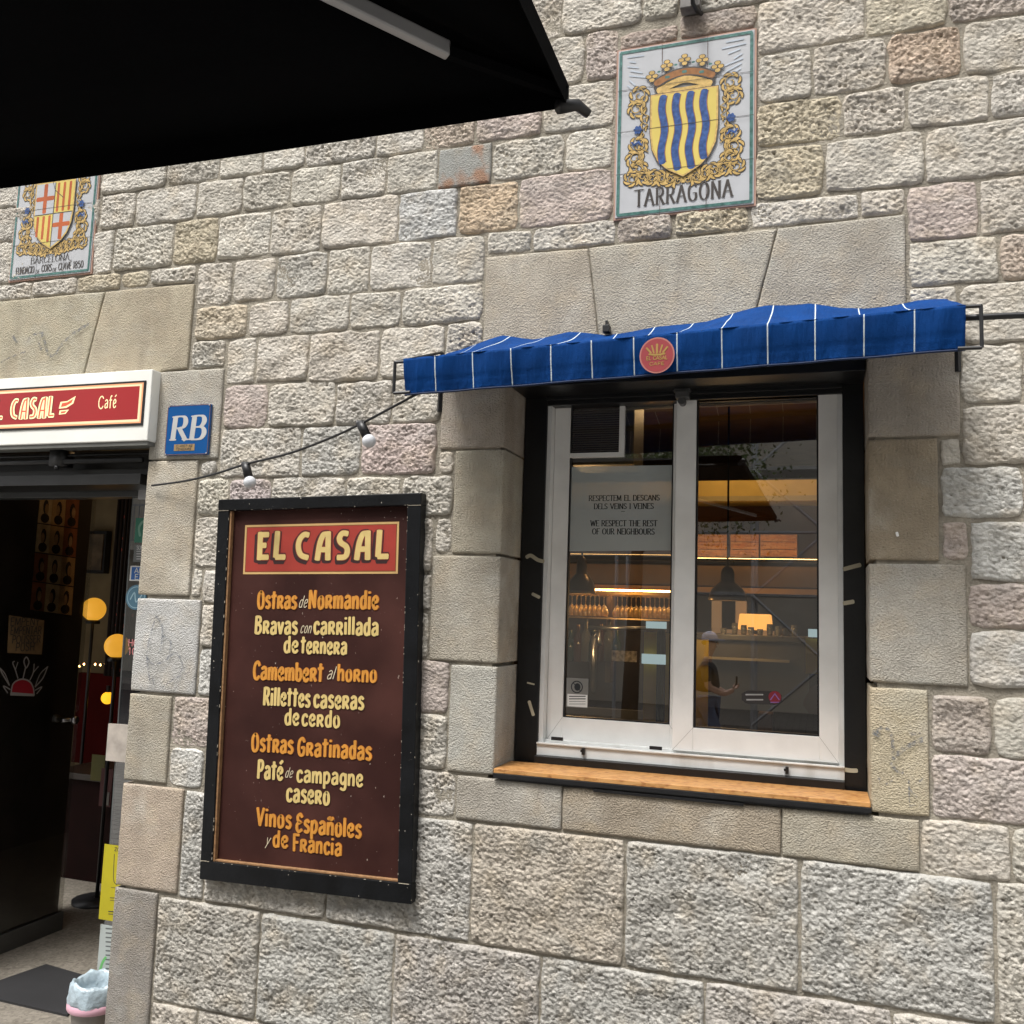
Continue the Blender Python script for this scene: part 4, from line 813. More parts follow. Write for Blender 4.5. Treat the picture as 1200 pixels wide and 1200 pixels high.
text('slip_lettering','C-4107-42',-2.495,-2.415,2.228,.009,-.0253,M_INK,rb,wx=.2,wz=.2); text('slip_lettering','TENEDORS',-2.495,-2.42,2.216,.008,-.0253,M_INK,rb,wx=.2,wz=.2)
for x in (-2.545,-2.347):
    for z in (2.2,2.398): MB().lathe((x,-.0245,z),[(.0001,-.0025),(.003,-.0015),(.003,.001)],8,'Y').build('screw', M_CHROME, rb)
# ================================================================== LIGHT BOX
lb = thing('lightbox_sign', 'white metal light box with red panel lettered EL CASAL over the cafe door', 'sign', (-3.4,0,2.25))
M_BOXW = mat('box_white', (.70,.70,.66), .25, var=.10, vs_=3)
box('casing', -4.25,-.062,2.252,-2.610,.02,2.552, M_BOXW, lb, .004)
box('casing_foot', -4.25,-.055,2.235,-2.613,.02,2.2518, mat('box_dark_seam',(.12,.12,.11),.5), lb)
box('panel_border', -4.24,-.066,2.316,-2.636,-.0615,2.505, M_BLACKM, lb, .001)
lit = lambda nm, c_, e: mat(nm, c_, .35, emis=(*c_, e), var=.05)
plate('panel_glow', [(-4.24,2.326),(-2.646,2.326),(-2.646,2.496),(-4.24,2.496)], -.0664, lit('lit_peach',(.80,.36,.18),.25), lb)
plate('panel_glow_rim', [(-4.24,2.332),(-2.653,2.332),(-2.653,2.490),(-4.24,2.490)], -.0667, lit('lit_cream',(.85,.62,.38),.3), lb)
plate('panel_red', [(-4.24,2.342),(-2.664,2.342),(-2.664,2.482),(-4.24,2.482)], -.0670, lit('lit_red',(.38,.022,.024),.16), lb)
M_LCR = lit('lit_lettering',(.88,.72,.40),.35); M_LRD = lit('lit_inline',(.60,.10,.05),.3)
for s_, a_, b_ in (('EL',-22,3,),('CASAL',12,63)):
    A_ = at(a_,488,-.067); B_ = at(b_,488,-.067)
    for nm, m_, wd, yy in (('sign_outline',M_DKR,.34,.0672),('sign_lettering',M_LCR,.27,.0676),('sign_inline',M_LRD,.08,.0682)):
        text(nm, s_, A_[0], B_[0], 2.365, .092, -yy, m_, lb, pre='d', wx=wd, wz=wd*.8, gap=.15, step=1e-5, cap=.3)
def leafp(pts, m, nm, y):
    return plate(nm, [(at(x,yy,-.067)[0], at(x,yy,-.067)[2]) for x, yy in pts][::-1], y, m, lb)
leafp([(69,479),(71,471),(79,470),(89,464),(86,473),(78,478)], M_LCR, 'leaf_mark', -.0676); leafp([(71.5,477),(73,472.5),(79,471.5),(86,467.5),(84,472),(77,476)], M_LRD, 'leaf_mark_inner', -.0680)
leafp([(69,486),(70,481),(81,480),(77,485)], M_LCR, 'leaf_mark', -.0676); leafp([(71,484.5),(72,482.3),(78,481.5),(76,484)], M_LRD, 'leaf_mark_inner', -.0680)
G['f'] = (.3,[([(.28,.98),(.18,1),(.13,.8),(.13,0)],True),([(.02,.66),(.27,.66)],False)]); 
A_ = at(115,478,-.067); B_ = at(136,478,-.067)
G['a'] = G['ca']; G['é'] = G['cé']; text('sign_small_lettering','Café',A_[0],B_[0],2.394,.052,-.0676,M_LCR,lb,pre='',wx=.09,wz=.09,gap=.12)
# ================================================================== DOORWAY
doorf = MB()
doorf.box(-4.1,.02,2.085,-2.70,.22,2.13).box(-4.1,.06,2.13,-2.62,.20,2.16).box(-4.1,.11,2.16,-2.60,.24,2.25)
dh = doorf.build('shutter_housing', mat('housing_dark',(.014,.014,.014),.4,var=.4,vs_=8), facade, bevel=.002)
MB().tube([(-4.1,.0,2.185),(-2.68,.0,2.185)],.012,8).tube([(-4.1,.02,2.215),(-2.66,.02,2.215)],.007,8).box(-3.16,-.015,2.165,-3.09,.05,2.235).tube([(-3.12,-.01,2.15),(-3.12,-.01,2.165)],.01,8).build('shutter_guide', M_BLACKM, dh, True)
box('door_header', -4.1,.225,2.06,-2.62,.30,2.12, mat('header_grey',(.045,.047,.047),.35,var=.2), dh, .002)
a = at(150,566,.19); b = at(173,585,.19)
MB().box(a[0],.185,a[2]-.016,b[0],.20,a[2]).box(b[0]-.05,.186,b[2],b[0]-.001,.199,a[2]-.001).build('corner_bracket', M_CHROME, dh, bevel=.001)
# fixed side light with stickers
YS = .235
sp0 = at(157,573,YS); sp1 = at(121,1130,YS)
sxl = (sp0[0]+sp1[0])/2
fr_ = MB().hexa([(sp1[0]-.006,YS,GROUND),(sp1[0],YS,GROUND),(sp0[0],YS,2.1),(sp0[0]-.006,YS,2.1),(sp1[0]-.006,YS+.012,GROUND),(sp1[0],YS+.012,GROUND),(sp0[0],YS+.012,2.1),(sp0[0]-.006,YS+.012,2.1)]).build('side_light', mat('side_light_post',(.09,.095,.095),.3,metal=.3), facade)
mk('side_pane', [(sp1[0],YS,GROUND),(-2.6,YS,GROUND),(-2.6,YS,2.1),(sp0[0],YS,2.1)], [(0,1,2,3)], glass('reflective_film',(.20,.205,.21),2.6), fr_)
def sticker(name, label, x0, y0, x1, y1, m, cat='sticker', group=None, off=.002):
    o = pbox(name, x0, y0, x1, y1, YS-off-.001, YS-off, m); tag(o, label, cat, group); return o
s1 = sticker('sticker','green square sticker at the top of the glass strip beside the door',159.5,607,180,636,mat('sticker_green',(.03,.27,.17),.5))
pst('sticker_mark', [([(164,628),(163,618),(168,611),(176,609)],.012,True),([(170,630),(168,622),(174,617)],.008,True)], mat('sticker_lightgreen',(.25,.55,.42),.5), s1, YS-.0034)
s2 = sticker('sticker','grey printed sticker under the green one on the glass strip',157.5,639,178,659,mat('sticker_grey2',(.16,.17,.165),.5))
pst('sticker_print', [([(160,y_),(176,y_)],.003,False) for y_ in (646,649,652,655)], mat('print_pale',(.4,.4,.4),.6), s2, YS-.0034)
ptext('sticker_print','SOMOS',160,173,644,4.5,YS-.0034,mat('print_pale'),s2,wx=.16,wz=.12)
s3 = sticker('sticker','blue and white square card sticker on the glass strip',153,663,170,681,mat('enamel_white'))
pbox('blue_field',154.5,664.5,168.5,679.5,YS-.0036,YS-.003,mat('card_blue',(.01,.12,.42),.4),s3)
ptext('sticker_lettering','AM',157.5,168,671.5,6,YS-.0040,mat('enamel_white'),s3,wx=.16,wz=.14); ptext('sticker_lettering','EX',157.5,168,679,6,YS-.0040,mat('enamel_white'),s3,wx=.16,wz=.14)
a = at(160,700,YS); s4 = plate('sticker', circ(a[0],a[2],.055,28), YS-.003, mat('round_blue',(.05,.12,.17),.5), None); tag(s4,'round slate blue sticker below the card sticker on the glass strip','sticker')
strokes('sticker_mark', [(circ(a[0],a[2],.046,24)+[(a[0]+.046,a[2])],.003,False),([(a[0]-.03,a[2]-.01),(a[0]-.01,a[2]+.02),(a[0]+.002,a[2]-.02),(a[0]+.03,a[2]+.01)],.006,True)], mat('round_pale',(.22,.33,.38),.5), s4, YS-.0034)
tl = pst('opening_hours', [([(150,751),(152,751)],.004,False)], mat('hours_pink',(.45,.16,.16),.5), None, YS-.003); tag(tl,'faint pink opening hours lettering on the glass strip beside the door','lettering')
ptext('hours_digits','HO',150,162,757,8,YS-.003,mat('hours_pink'),tl,wx=.14,wz=.12); ptext('hours_digits','10',150,160,767,8,YS-.003,mat('hours_pink'),tl,wx=.14,wz=.12)
tile_ = pbox('marble_sample',127,848,151,894,YS-.016,YS-.002,mat('pale_marble',(.47,.42,.37),.4,var=.2,vs_=25)); tag(tile_,'pale marble tile fixed on the glass strip at door handle height','tile')
ye = pbox('yellow_poster',122.5,989,146,1082,YS-.004,YS-.002,mat('poster_yellow',(.70,.60,.01),.6)); tag(ye,'yellow poster with small black print low on the glass strip','poster')
ptext('poster_print','ZONA',134,148,997,4,YS-.0045,M_INK,ye,wx=.2,wz=.16)
pst('poster_print', [([(134,1001),(133,1030),(137,1037)],.003,True),([(130,1040),(142,1041)],.002,False),([(129,1052),(142,1053)],.003,False),([(129,1055),(142,1056)],.002,False),([(127,1068),(142,1069)],.004,False),([(127,1071),(140,1072)],.003,False)], M_INK, ye, YS-.0045)
ws = pbox('striped_leaflet',118,1083,140,1145,YS-.004,YS-.002,mat('leaflet_white',(.62,.68,.66),.6)); tag(ws,'white leaflet with green corner and black rungs under the yellow poster','leaflet')
pst('rung', [([(124,1088+k*5.2),(136,1089+k*5.2)],.0055,False) for k in range(11)], mat('rung_grey',(.10,.11,.11),.6), ws, YS-.0045)
pst('green_corner', [([(117,1138),(120,1128),(124,1122)],.012,True)], mat('leaf_green',(.12,.38,.12),.6), ws, YS-.0046)
# open glass door leaf, turned in against the partition
XL = -3.98
def pX(px, py, X=XL): p = atx(px, py, X); return p[1], p[2]
lf = thing('glass_door', 'open dark glass door leaf folded inwards with cutlery emblem and handle', 'door', (XL,.3,GROUND))
M_LEAF = glass('smoked_glass', (.86,.86,.84), 1.3)
yl1 = pX(86,900)[0]
MB().box(XL-.006,.28,GROUND+.10,XL+.006,yl1,2.5).build('leaf_pane', M_LEAF, lf)
MB().box(XL-.018,.28,GROUND+.005,XL+.018,yl1,GROUND+.10).build('bottom_rail', mat('rail_grey',(.10,.10,.095),.4,metal=.4), lf, bevel=.002)
hy, hz = pX(77,843)
MB().tube([(XL-.07,hy,hz),(XL+.07,hy,hz)],.011,10).tube([(XL+.055,hy,hz),(XL+.075,hy,hz)],.022,14).tube([(XL-.075,hy,hz),(XL-.055,hy,hz)],.022,14).tube([(XL+.03,hy-.055,hz),(XL+.03,hy+.055,hz)],.011,10).build('handle', M_CHROME, lf, True)
def sx_(name, L_, m, X, parent):           # painted strokes on a plane of constant X
    V = []; F = []
    for k, (P, wd, sm) in enumerate(L_):
        P = [pX(*p, X=X) for p in P]; v, f = ribbon(crom(P) if sm else P, wd, wd); n = len(V)
        V += [(X+k*2e-5, q[0], q[1]) for q in v]; F += [tuple(i+n for i in ff) for ff in f]
    return mk(name, V, F, m, parent)
def quadX(name, pts, X, m, parent=None, th=.003):
    P = [pX(*p, X=X) for p in pts]
    o = mk(name, [(X,)+p for p in P]+[(X-th,)+p for p in P], [(0,1,2,3),(7,6,5,4),(0,4,5,1),(1,5,6,2),(2,6,7,3),(3,7,4,0)], m, parent)
    return o
M_WL = mat('decal_white',(.30,.28,.27),.6); M_RD = mat('decal_red',(.30,.008,.02),.6); XS = XL+.007
cut = quadX('decal_base',[(12,812),(41,814),(40,816),(12,815)],XS,M_WL,lf,.0005)
P = [pX(*p, X=XS+.0004) for p in ((13,812),(15,802),(21,797),(28,796),(35,799),(39,806),(40,814))]
mk('red_dome', [(XS+.0006,)+p for p in P], [tuple(range(7))], M_RD, lf)
sx_('cutlery_outline', [([(13,812),(15,802),(21,797),(28,796),(35,799),(39,806),(40,814)],.008,True),([(13,812),(40,814)],.008,False),([(27,795),(30,782)],.007,False),([(30,782),(28,775),(31,770),(34,776),(31,783)],.007,True),([(21,795),(18,785),(15,777),(17,775)],.006,True),([(18,785),(21,776)],.005,False),
   ([(35,797),(39,788),(40,778)],.006,True),([(39,788),(45,781)],.005,False),([(11,803),(3,790),(0,783)],.007,True),([(11,803),(6,790),(0,783)],.005,True),([(41,805),(50,795),(56,781)],.007,True),([(41,805),(47,790),(56,781)],.005,True),([(9,812),(4,804),(12,808)],.006,True),([(43,813),(49,805),(41,809)],.006,True)], M_WL, XS+.0012, lf)
# push plate with lettering hangs on the leaf
pn = quadX('push_sign',[(9,765),(49,767),(52,727),(11,721)],XS+.0,mat('sign_ply',(.30,.19,.09),.6,var=.3,vs_=15),None,.004); tag(pn,'wooden push sign hung on the dark glass door lettered EMPENY POUSSER PUSH','sign')
for s_, x0, x1, y_ in (('EMPENY',12,46,733),('EMPENTAR',12,48,743.5),('POUSSER',14,47,754),('PUSH',18,40,763)):
    a = pX(x0,y_,X=XS+.0045); b = pX(x1,y_+1.5,X=XS+.0045)
    text('push_lettering', s_, a[0], b[0], a[1], .040, XS+.0045, M_INK, pn, wx=.12, wz=.10, plane='X', step=8e-6)
# ------------------------------------------------------------------ rooms behind
def terr_fn(t, tc, out, b):
    v = node(t,'TexVoronoi'); v.inputs['Scale'].default_value = 85; t.links.new(tc.outputs['Object'], v.inputs['Vector'])
    return mixc(t, .6, out, mixc(t, v.outputs['Color'], (.06,.05,.04,1), (.34,.31,.26,1)))
M_TERR = mat('terrazzo',(.20,.18,.15),.5,var=.2,fn=terr_fn)
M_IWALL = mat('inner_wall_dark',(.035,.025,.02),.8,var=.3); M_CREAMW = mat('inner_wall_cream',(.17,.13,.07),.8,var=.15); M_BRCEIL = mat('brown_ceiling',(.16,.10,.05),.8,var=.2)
def struct(o): o['kind'] = 'structure'; return o
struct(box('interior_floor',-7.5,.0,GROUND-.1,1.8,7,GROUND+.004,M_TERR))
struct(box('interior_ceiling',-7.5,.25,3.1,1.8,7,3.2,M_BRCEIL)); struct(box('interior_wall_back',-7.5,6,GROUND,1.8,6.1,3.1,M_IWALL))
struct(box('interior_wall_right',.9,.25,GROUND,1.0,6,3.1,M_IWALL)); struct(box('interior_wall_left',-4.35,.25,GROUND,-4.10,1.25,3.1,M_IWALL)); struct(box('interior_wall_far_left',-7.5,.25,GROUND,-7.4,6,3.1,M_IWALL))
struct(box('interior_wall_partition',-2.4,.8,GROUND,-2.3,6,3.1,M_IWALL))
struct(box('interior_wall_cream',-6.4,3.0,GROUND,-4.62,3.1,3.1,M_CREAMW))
mt = gnd
o = thing('door_mat','black ribbed rubber door mat lying on the terrazzo inside the doorway','mat',(-3.4,.5,GROUND))
c4 = [mt(79,1193),mt(112,1150),mt(54,1133),mt(-40,1166),mt(-40,1182),mt(0,1175)]
def matfn(t, tc, out, b):
    wv = node(t,'TexWave'); wv.inputs['Scale'].default_value = 40; t.links.new(tc.outputs['Object'], wv.inputs['Vector']); bp_ = node(t,'Bump'); bp_.inputs['Distance'].default_value=.003; t.links.new(wv.outputs['Fac'], bp_.inputs['Height']); t.links.new(bp_.outputs[0], b.inputs['Normal'])
M_MAT = mat('rubber_mat',(.025,.025,.027),.7,fn=matfn)
n6 = len(c4)
mk('mat_sheet',[(x,y,GROUND+.004) for x,y,z in c4]+[(x,y,GROUND+.014) for x,y,z in c4],[tuple(range(n6,2*n6)),tuple(range(n6))[::-1]]+[(k,(k+1)%n6,n6+(k+1)%n6,n6+k) for k in range(n6)],M_MAT,o)
# bin
YBn = .13; cx_, cz_ = at(113,1150,YBn)[0], at(104,1153,YBn)[2]
bn = thing('litter_bin','grey metal bin lined with a white bag edged pink behind the door jamb','bin',(cx_,YBn,GROUND))
rB = .089
MB().lathe((cx_,YBn,GROUND),[(rB*.86,.004),(rB*.98,cz_-GROUND-.09),(rB,cz_-GROUND-.03)],30).build('bin_body', mat('bin_metal',(.23,.21,.19),.45,metal=.5,var=.2), bn, True)
V = []; F = []; prof = [(rB*1.06,-.072),(rB*1.12,-.064),(rB*1.14,-.055),(rB*1.16,-.04),(rB*1.12,-.02),(rB*1.10,.012),(rB*1.02,.026),(rB*.93,.022),(rB*.84,-.01),(rB*.80,-.05),(rB*.5,-.09),(.001,-.10)]; n_ = 44
for i,(r0,h0) in enumerate(prof):
    for k in range(n_):
        q = 2*math.pi*k/n_; q7 = 2*math.pi*k/n_; jr = 1+.030*math.sin(q7*5+i*.5)+.022*math.sin(q7*11+i*1.7)+.018*math.sin(q7*17-i*2.3)+rng.uniform(-.012,.012); jh = .006*math.sin(q7*3+1)+.0035*math.sin(q7*7+i*.3)
        V.append((cx_+r0*jr*math.cos(q), YBn+r0*jr*math.sin(q), cz_+h0+jh+.004*math.sin(13*q7+i*2.1)))
for i in range(len(prof)-1):
    for k in range(n_): F.append((i*n_+k,i*n_+(k+1)%n_,(i+1)*n_+(k+1)%n_,(i+1)*n_+k))
bag = mk('bag', V, F, mat('liner_bag',(.36,.44,.49),.3,var=.25,vs_=30,bump=.006,bs=45), bn, True)
MB().lathe((cx_,YBn,cz_-.070),[(rB*1.14,-.012),(rB*1.19,-.004),(rB*1.18,.012),(rB*1.13,.018)],40).build('pink_band', mat('bag_pink',(.80,.46,.56),.4), bag, True)
# portraits on the partition (three columns)
XP = -4.095
M_SEP = [mat('portrait_sepia',(.62,.38,.17),.7,var=.3,vs_=14),mat('portrait_red',(.34,.11,.04),.7,var=.3,vs_=14),mat('portrait_tan',(.75,.54,.30),.7,var=.3,vs_=14)]
M_FACE = mat('portrait_ink',(.018,.010,.007),.7); M_SKIN = mat('portrait_face',(.48,.28,.14),.7,var=.3,vs_=30)
def pgrid(u, v):  # u 0..3 , v 0..5 photo position of the grid
    xl = 50-(v*2.9); xr = 96-(v*2.4); x = xl+(xr-xl)*u/3; yt = 545+v*34; return x, yt+(x-xl)*.14
k = 0
words = ['top','second','third','fourth','bottom']
for v in range(5):
    for u in range(3):
        k += 1; q = [pgrid(u+.02,v+.98),pgrid(u+.98,v+.98),pgrid(u+.98,v+.02),pgrid(u+.02,v+.02)]
        t_ = quadX('portrait_print', q, XP, M_SEP[(u+v*2+(v//2)) % 3], None, .004)
        tag(t_, f"sepia portrait print in the {words[v]} row, {('nearest','middle','farthest')[u]} column, behind the glass door", 'poster', 'portrait prints in a grid on the partition')
        ys = [pX(*p, X=XP) for p in q]; cy_ = sum(p[0] for p in ys)/4; cz2 = sum(p[1] for p in ys)/4; hw = abs(ys[1][0]-ys[0][0])/2; hh = abs(ys[2][1]-ys[1][1])/2
        def el(cy0,cz0,ry,rz,m,nm,dx): 
            c_ = [(XP+dx, cy0+ry*math.cos(a_), cz0+rz*math.sin(a_)) for a_ in np.linspace(0,2*math.pi,16,endpoint=False)]; mk(nm, c_, [tuple(range(16))], m, t_)
        el(cy_,cz2-hh*.62,hw*.66,hh*.34,M_FACE,'shoulders',.0006); el(cy_,cz2+hh*.18,hw*.42,hh*.52,M_FACE,'hair',.0009); el(cy_+rng.uniform(-.01,.01),cz2+hh*.05,hw*.29,hh*.38,M_SKIN,'face',.0012)
# framed picture, cream wall lamps
fp = thing('framed_picture','dark framed picture on the cream wall beyond the door','picture',at(112,650,2.98))
pbox('picture_frame',102,622,121,672,2.93,2.99,M_BLACKM,fp); pbox('picture_print',105,626,118,668,2.92,2.93,mat('picture_print',(.10,.07,.04),.6,var=.6,vs_=10),fp)
M_GLOBE = mat('globe_glow',(.8,.5,.1),.4,emis=(1,.46,.04,.24))
for k,(px,py,r,Y,lab) in enumerate(((110,714,13.5,2.3,'upper amber glass globe lamp on dark post inside the door'),(137,757,14,1.6,'lower amber glass globe lamp close to the glass strip'))):
    a = at(px,py,Y); dep = (Vector(a)-Vector((0,CY,CH))).dot(Vector(fw)); R = r/FPX*dep
    gl = thing('globe_lamp',lab,'lamp',a,'amber globe lamps inside the door')
    MB().lathe(a,[(max(.001,R*math.sin(q)),-R*math.cos(q)) for q in np.linspace(0,math.pi,18)],28).build('globe',M_GLOBE,gl,True)
    MB().tube([(a[0],a[1],a[2]-R),(a[0],a[1],GROUND)],.011,8).lathe((a[0],a[1],a[2]-R-.02),[(.05,0),(.05,.02),(.02,.03)],14).lathe((a[0],a[1],GROUND+.004),[(.14,0),(.14,.02),(.02,.03)],20).build('post',M_BLACKM,gl,True)
fl = thing('fairy_lights','string of tiny warm lights across the room beyond the door','string lights',at(120,778,2.4))
P = [at(80+k*6.2+rng.uniform(-.8,.8),781-k*.55+1.5*math.sin(k*1.3),2.4) for k in range(14)]
MB().tube(P,.004,5).build('cable',M_BLACKM,fl)
m_ = MB()
M_TINY = mat('tiny_light',(1,.6,.2),.4,emis=(1,.5,.16,5))
for p in P: MB().lathe(p,[(.001,-.009),(.009,0),(.001,.009)],8).build('light',M_TINY,fl)
a = at(126,818,2.5); yb_ = thing('bulb_lamp','small bare yellow bulb glowing against the red wall','lamp',a)
MB().lathe(a,[(max(.001,.045*math.sin(q)),-.045*math.cos(q)) for q in np.linspace(0,math.pi,12)],18).build('bulb',mat('yellow_bulb',(1,.6,.05),.4,emis=(1,.45,.02,.5)),yb_,True)
MB().tube([(a[0],a[1],a[2]+.03),(a[0],a[1],a[2]+.09)],.015,8).build('holder',M_BLACKM,yb_)
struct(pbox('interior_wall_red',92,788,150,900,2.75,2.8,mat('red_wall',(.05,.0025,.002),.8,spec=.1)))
def cur_fn(t, tc, out, b):
    v = node(t,'TexVoronoi'); v.inputs['Scale'].default_value = 14; v.inputs['Randomness'].default_value=.15; t.links.new(tc.outputs['Object'], v.inputs['Vector'])
    l = node(t,'Math',operation='LESS_THAN'); t.links.new(v.outputs['Distance'], l.inputs[0]); l.inputs[1].default_value=.26
    return mixc(t, l.outputs[0], out, (.35,.05,.03,1))
a = at(140,560,1.9); b = at(160,740,1.9); V=[]; 
for j in range(2):
    for i in range(41): V.append((a[0]+(b[0]-a[0])*i/40+.0,1.9+.02*math.sin(i*1.2),(a[2]+.05) if j==0 else b[2]-.3))
cu = mk('beaded_curtain',V,[(i,i+1,42+i,41+i) for i in range(40)],mat('curtain_dots',(.012,.006,.005),.8,fn=cur_fn),None,True); cu.modifiers.new('t','SOLIDIFY').thickness=.004; tag(cu,'dark curtain with rows of red dots just inside the door','curtain')
cb = thing('reception_counter','dark red wooden counter front beyond the glass door','counter',(-4.3,1.9,GROUND))
a = at(56,985,1.9); b = at(118,960,1.9)
box('counter_front',a[0],1.9,GROUND,b[0]+.3,2.3,.42,mat('red_wood',(.010,.0025,.002),.7,spec=.1,var=.3,vs_=5),cb); box('counter_top',a[0]-.02,1.87,.42,b[0]+.3,2.32,.46,mat('dark_top',(.03,.02,.015),.4),cb,.004)
yp = pbox('yellow_leaflet',108,884,121,916,1.86,1.865,mat('leaflet_olive',(.12,.11,.012),.7)); tag(yp,'dim yellow leaflet above the dark red counter','leaflet')
rp = pbox('red_notice',119,900,129,946,1.84,1.845,mat('notice_red',(.05,.008,.008),.7)); tag(rp,'small dark red notice with pale square beside the yellow leaflet','notice'); pbox('pale_square',121,928,127,944,1.835,1.84,mat('notice_pale',(.10,.09,.08),.7),rp)

# ================================================================== BAR SEEN THROUGH THE WINDOW
def led(name, x0, y0, x1, y1, Y, e=3.0, c_=(1,.55,.18)): return pbox(name,x0,y0,x1,y1,Y,Y+.02,mat(f'led_{e}',c_,.4,emis=(*c_,e)))
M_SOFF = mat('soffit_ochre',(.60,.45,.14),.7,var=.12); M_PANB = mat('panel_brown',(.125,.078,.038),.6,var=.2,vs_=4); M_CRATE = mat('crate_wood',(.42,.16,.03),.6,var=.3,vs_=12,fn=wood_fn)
bf = thing('bar_shelving','brown wooden bar shelving with warm strip lights seen through the window','shelving',(-.8,3.4,GROUND))
Ys = 3.4
def bs(n_, x0,y0,x1,y1,Y0,Y1,m): return pbox(n_,x0,y0,x1,y1,Y0,Y1,m,bf)
bs('ochre_soffit',640,566,1010,585,Ys,Ys+.5,M_SOFF); bs('soffit_edge',640,583,1010,586,Ys-.02,Ys,mat('edge_cream',(.42,.36,.20),.5))
bs('crate_backing',640,588,1010,655,Ys+.35,Ys+.4,mat('crate_back',(.10,.045,.02),.7)); bs('crate_shelf',640,655,1010,660,Ys-.02,Ys+.35,M_PANB)
bs('brown_panel',640,660,1010,690,Ys-.01,Ys+.02,M_PANB); bs('lower_edge',640,689.5,1010,692,Ys-.04,Ys+.02,mat('edge_gilt',(.45,.27,.10),.4))
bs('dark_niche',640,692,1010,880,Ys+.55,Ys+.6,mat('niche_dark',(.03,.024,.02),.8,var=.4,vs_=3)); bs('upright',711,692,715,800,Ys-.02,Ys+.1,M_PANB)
o = led('strip_light',812,653.5,1004,656.5,Ys-.045,3.2); o.parent = bf; rel(o,bf); o = led('strip_light',640,648.5,800,650.5,Ys-.045,1.5); o.parent = bf; rel(o,bf)
for k,(x0,x1,lab) in enumerate(((812,854,'left'),(856,889,'middle'),(891,934,'right'))):
    c_ = thing('wooden_crate',f"orange lit wooden crate standing on the bar shelf, {lab} of three in the right pane",'crate',at((x0+x1)/2,653,Ys+.05),'wooden crates on the bar shelf')
    a = at(x0,626,Ys+.05); b = at(x1,653,Ys+.05); h3 = (a[2]-b[2])/3
    for q in range(3): box('plank',a[0],Ys+.05,b[2]+h3*q+.002,b[0],Ys+.07,b[2]+h3*(q+1)-.002,M_CRATE,c_,.001)
    box('side',a[0],Ys+.07,b[2],a[0]+.015,Ys+.3,a[2],M_CRATE,c_); box('side',b[0]-.015,Ys+.07,b[2],b[0],Ys+.3,a[2],M_CRATE,c_)
# lit cove above crates
o = led('cove_light',812,589,930,591,Ys+.30,4.0,(1,.45,.10)); o.parent=bf; rel(o,bf)
# wine glasses hanging from the rack
gr = thing('glass_rack','brass lit rack over the bar with two rails for wine glasses','rack',at(730,700,3.1))
a = at(662,694,3.1); b = at(792,697,3.1)
MB().box(a[0],3.0,a[2]-.01,b[0],3.02,a[2]+.01).box(a[0],3.28,a[2]-.01,b[0],3.30,a[2]+.01).build('rail',mat('brass',(.55,.33,.10),.3,metal=.8),gr,bevel=.002)
z2 = at(730,724,3.1)[2]; MB().box(a[0],3.0,z2-.012,b[0],3.3,z2-.002).build('glass_shelf',mat('shelf_brass',(.40,.26,.10),.3,metal=.5),gr)
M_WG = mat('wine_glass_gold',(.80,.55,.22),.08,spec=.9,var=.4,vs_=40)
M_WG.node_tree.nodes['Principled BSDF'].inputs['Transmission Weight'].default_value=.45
zt_ = a[2]; Hh = zt_-z2
pr = [(.032,-.012),(.030,-.016),(.004,-.022),(.0035,-Hh*.48),(.016,-Hh*.56),(.033,-Hh*.72),(.036,-Hh*.85),(.030,-Hh+.004)]
xs = list(np.linspace(a[0]+.04,at(706,700,3.1)[0],8))+list(np.linspace(at(722,700,3.1)[0],b[0]-.02,13)); first=None
for k,x in enumerate(xs):
    if first is None:
        first = MB().lathe((0,0,0),pr,14).build('wine_glass',M_WG,None,True); o = first
    else: o = first.copy(); COL.objects.link(o)
    o.location = (x,3.15,zt_); tag(o,f'gold lit wine glass hanging in the bar rack, {ORD[k]} from the left','wine glass','wine glasses hanging in the bar rack')
o = led('rack_light',662,691,792,692.2,3.36,16.0); tag(o,'thin warm strip light behind the hanging wine glasses','strip light')
# pendants
def pendant(px, ytop, ybot, ycord, wpx, Y, label):
    a = at(px,ybot,Y); s_ = wpx/FPX*(Y-CY)*1.0/2; H_ = at(px,ytop,Y)[2]-a[2]
    t = thing('pendant_lamp',label,'lamp',a,'bell shaped brass pendant lamps')
    pr_ = [(s_,0),(s_*.98,H_*.14),(s_*.86,H_*.30),(s_*.55,H_*.46),(s_*.38,H_*.52),(s_*.36,H_*.8),(s_*.26,H_*.93),(s_*.10,H_)]
    MB().lathe(a,pr_,28).build('shade',mat('pendant_brass',(.085,.06,.035),.3,metal=.6,var=.3),t,True)
    MB().lathe(a,[(s_*1.01,-.004),(s_*1.03,.004),(s_*1.0,.012)],28).build('rim',mat('rim_brass',(.35,.25,.12),.3,metal=.8),t,True)
    MB().tube([(a[0],a[1],a[2]+H_),(a[0],a[1],3.1)],.006,6).build('cord',M_BLACKM,t)
pendant(852.5,663,703,560,42,2.0,'dark bell pendant lamp hanging in the middle of the right window pane')
pendant(681,651,695,600,34,2.2,'dark bell pendant lamp hanging at the left edge of the left window pane')
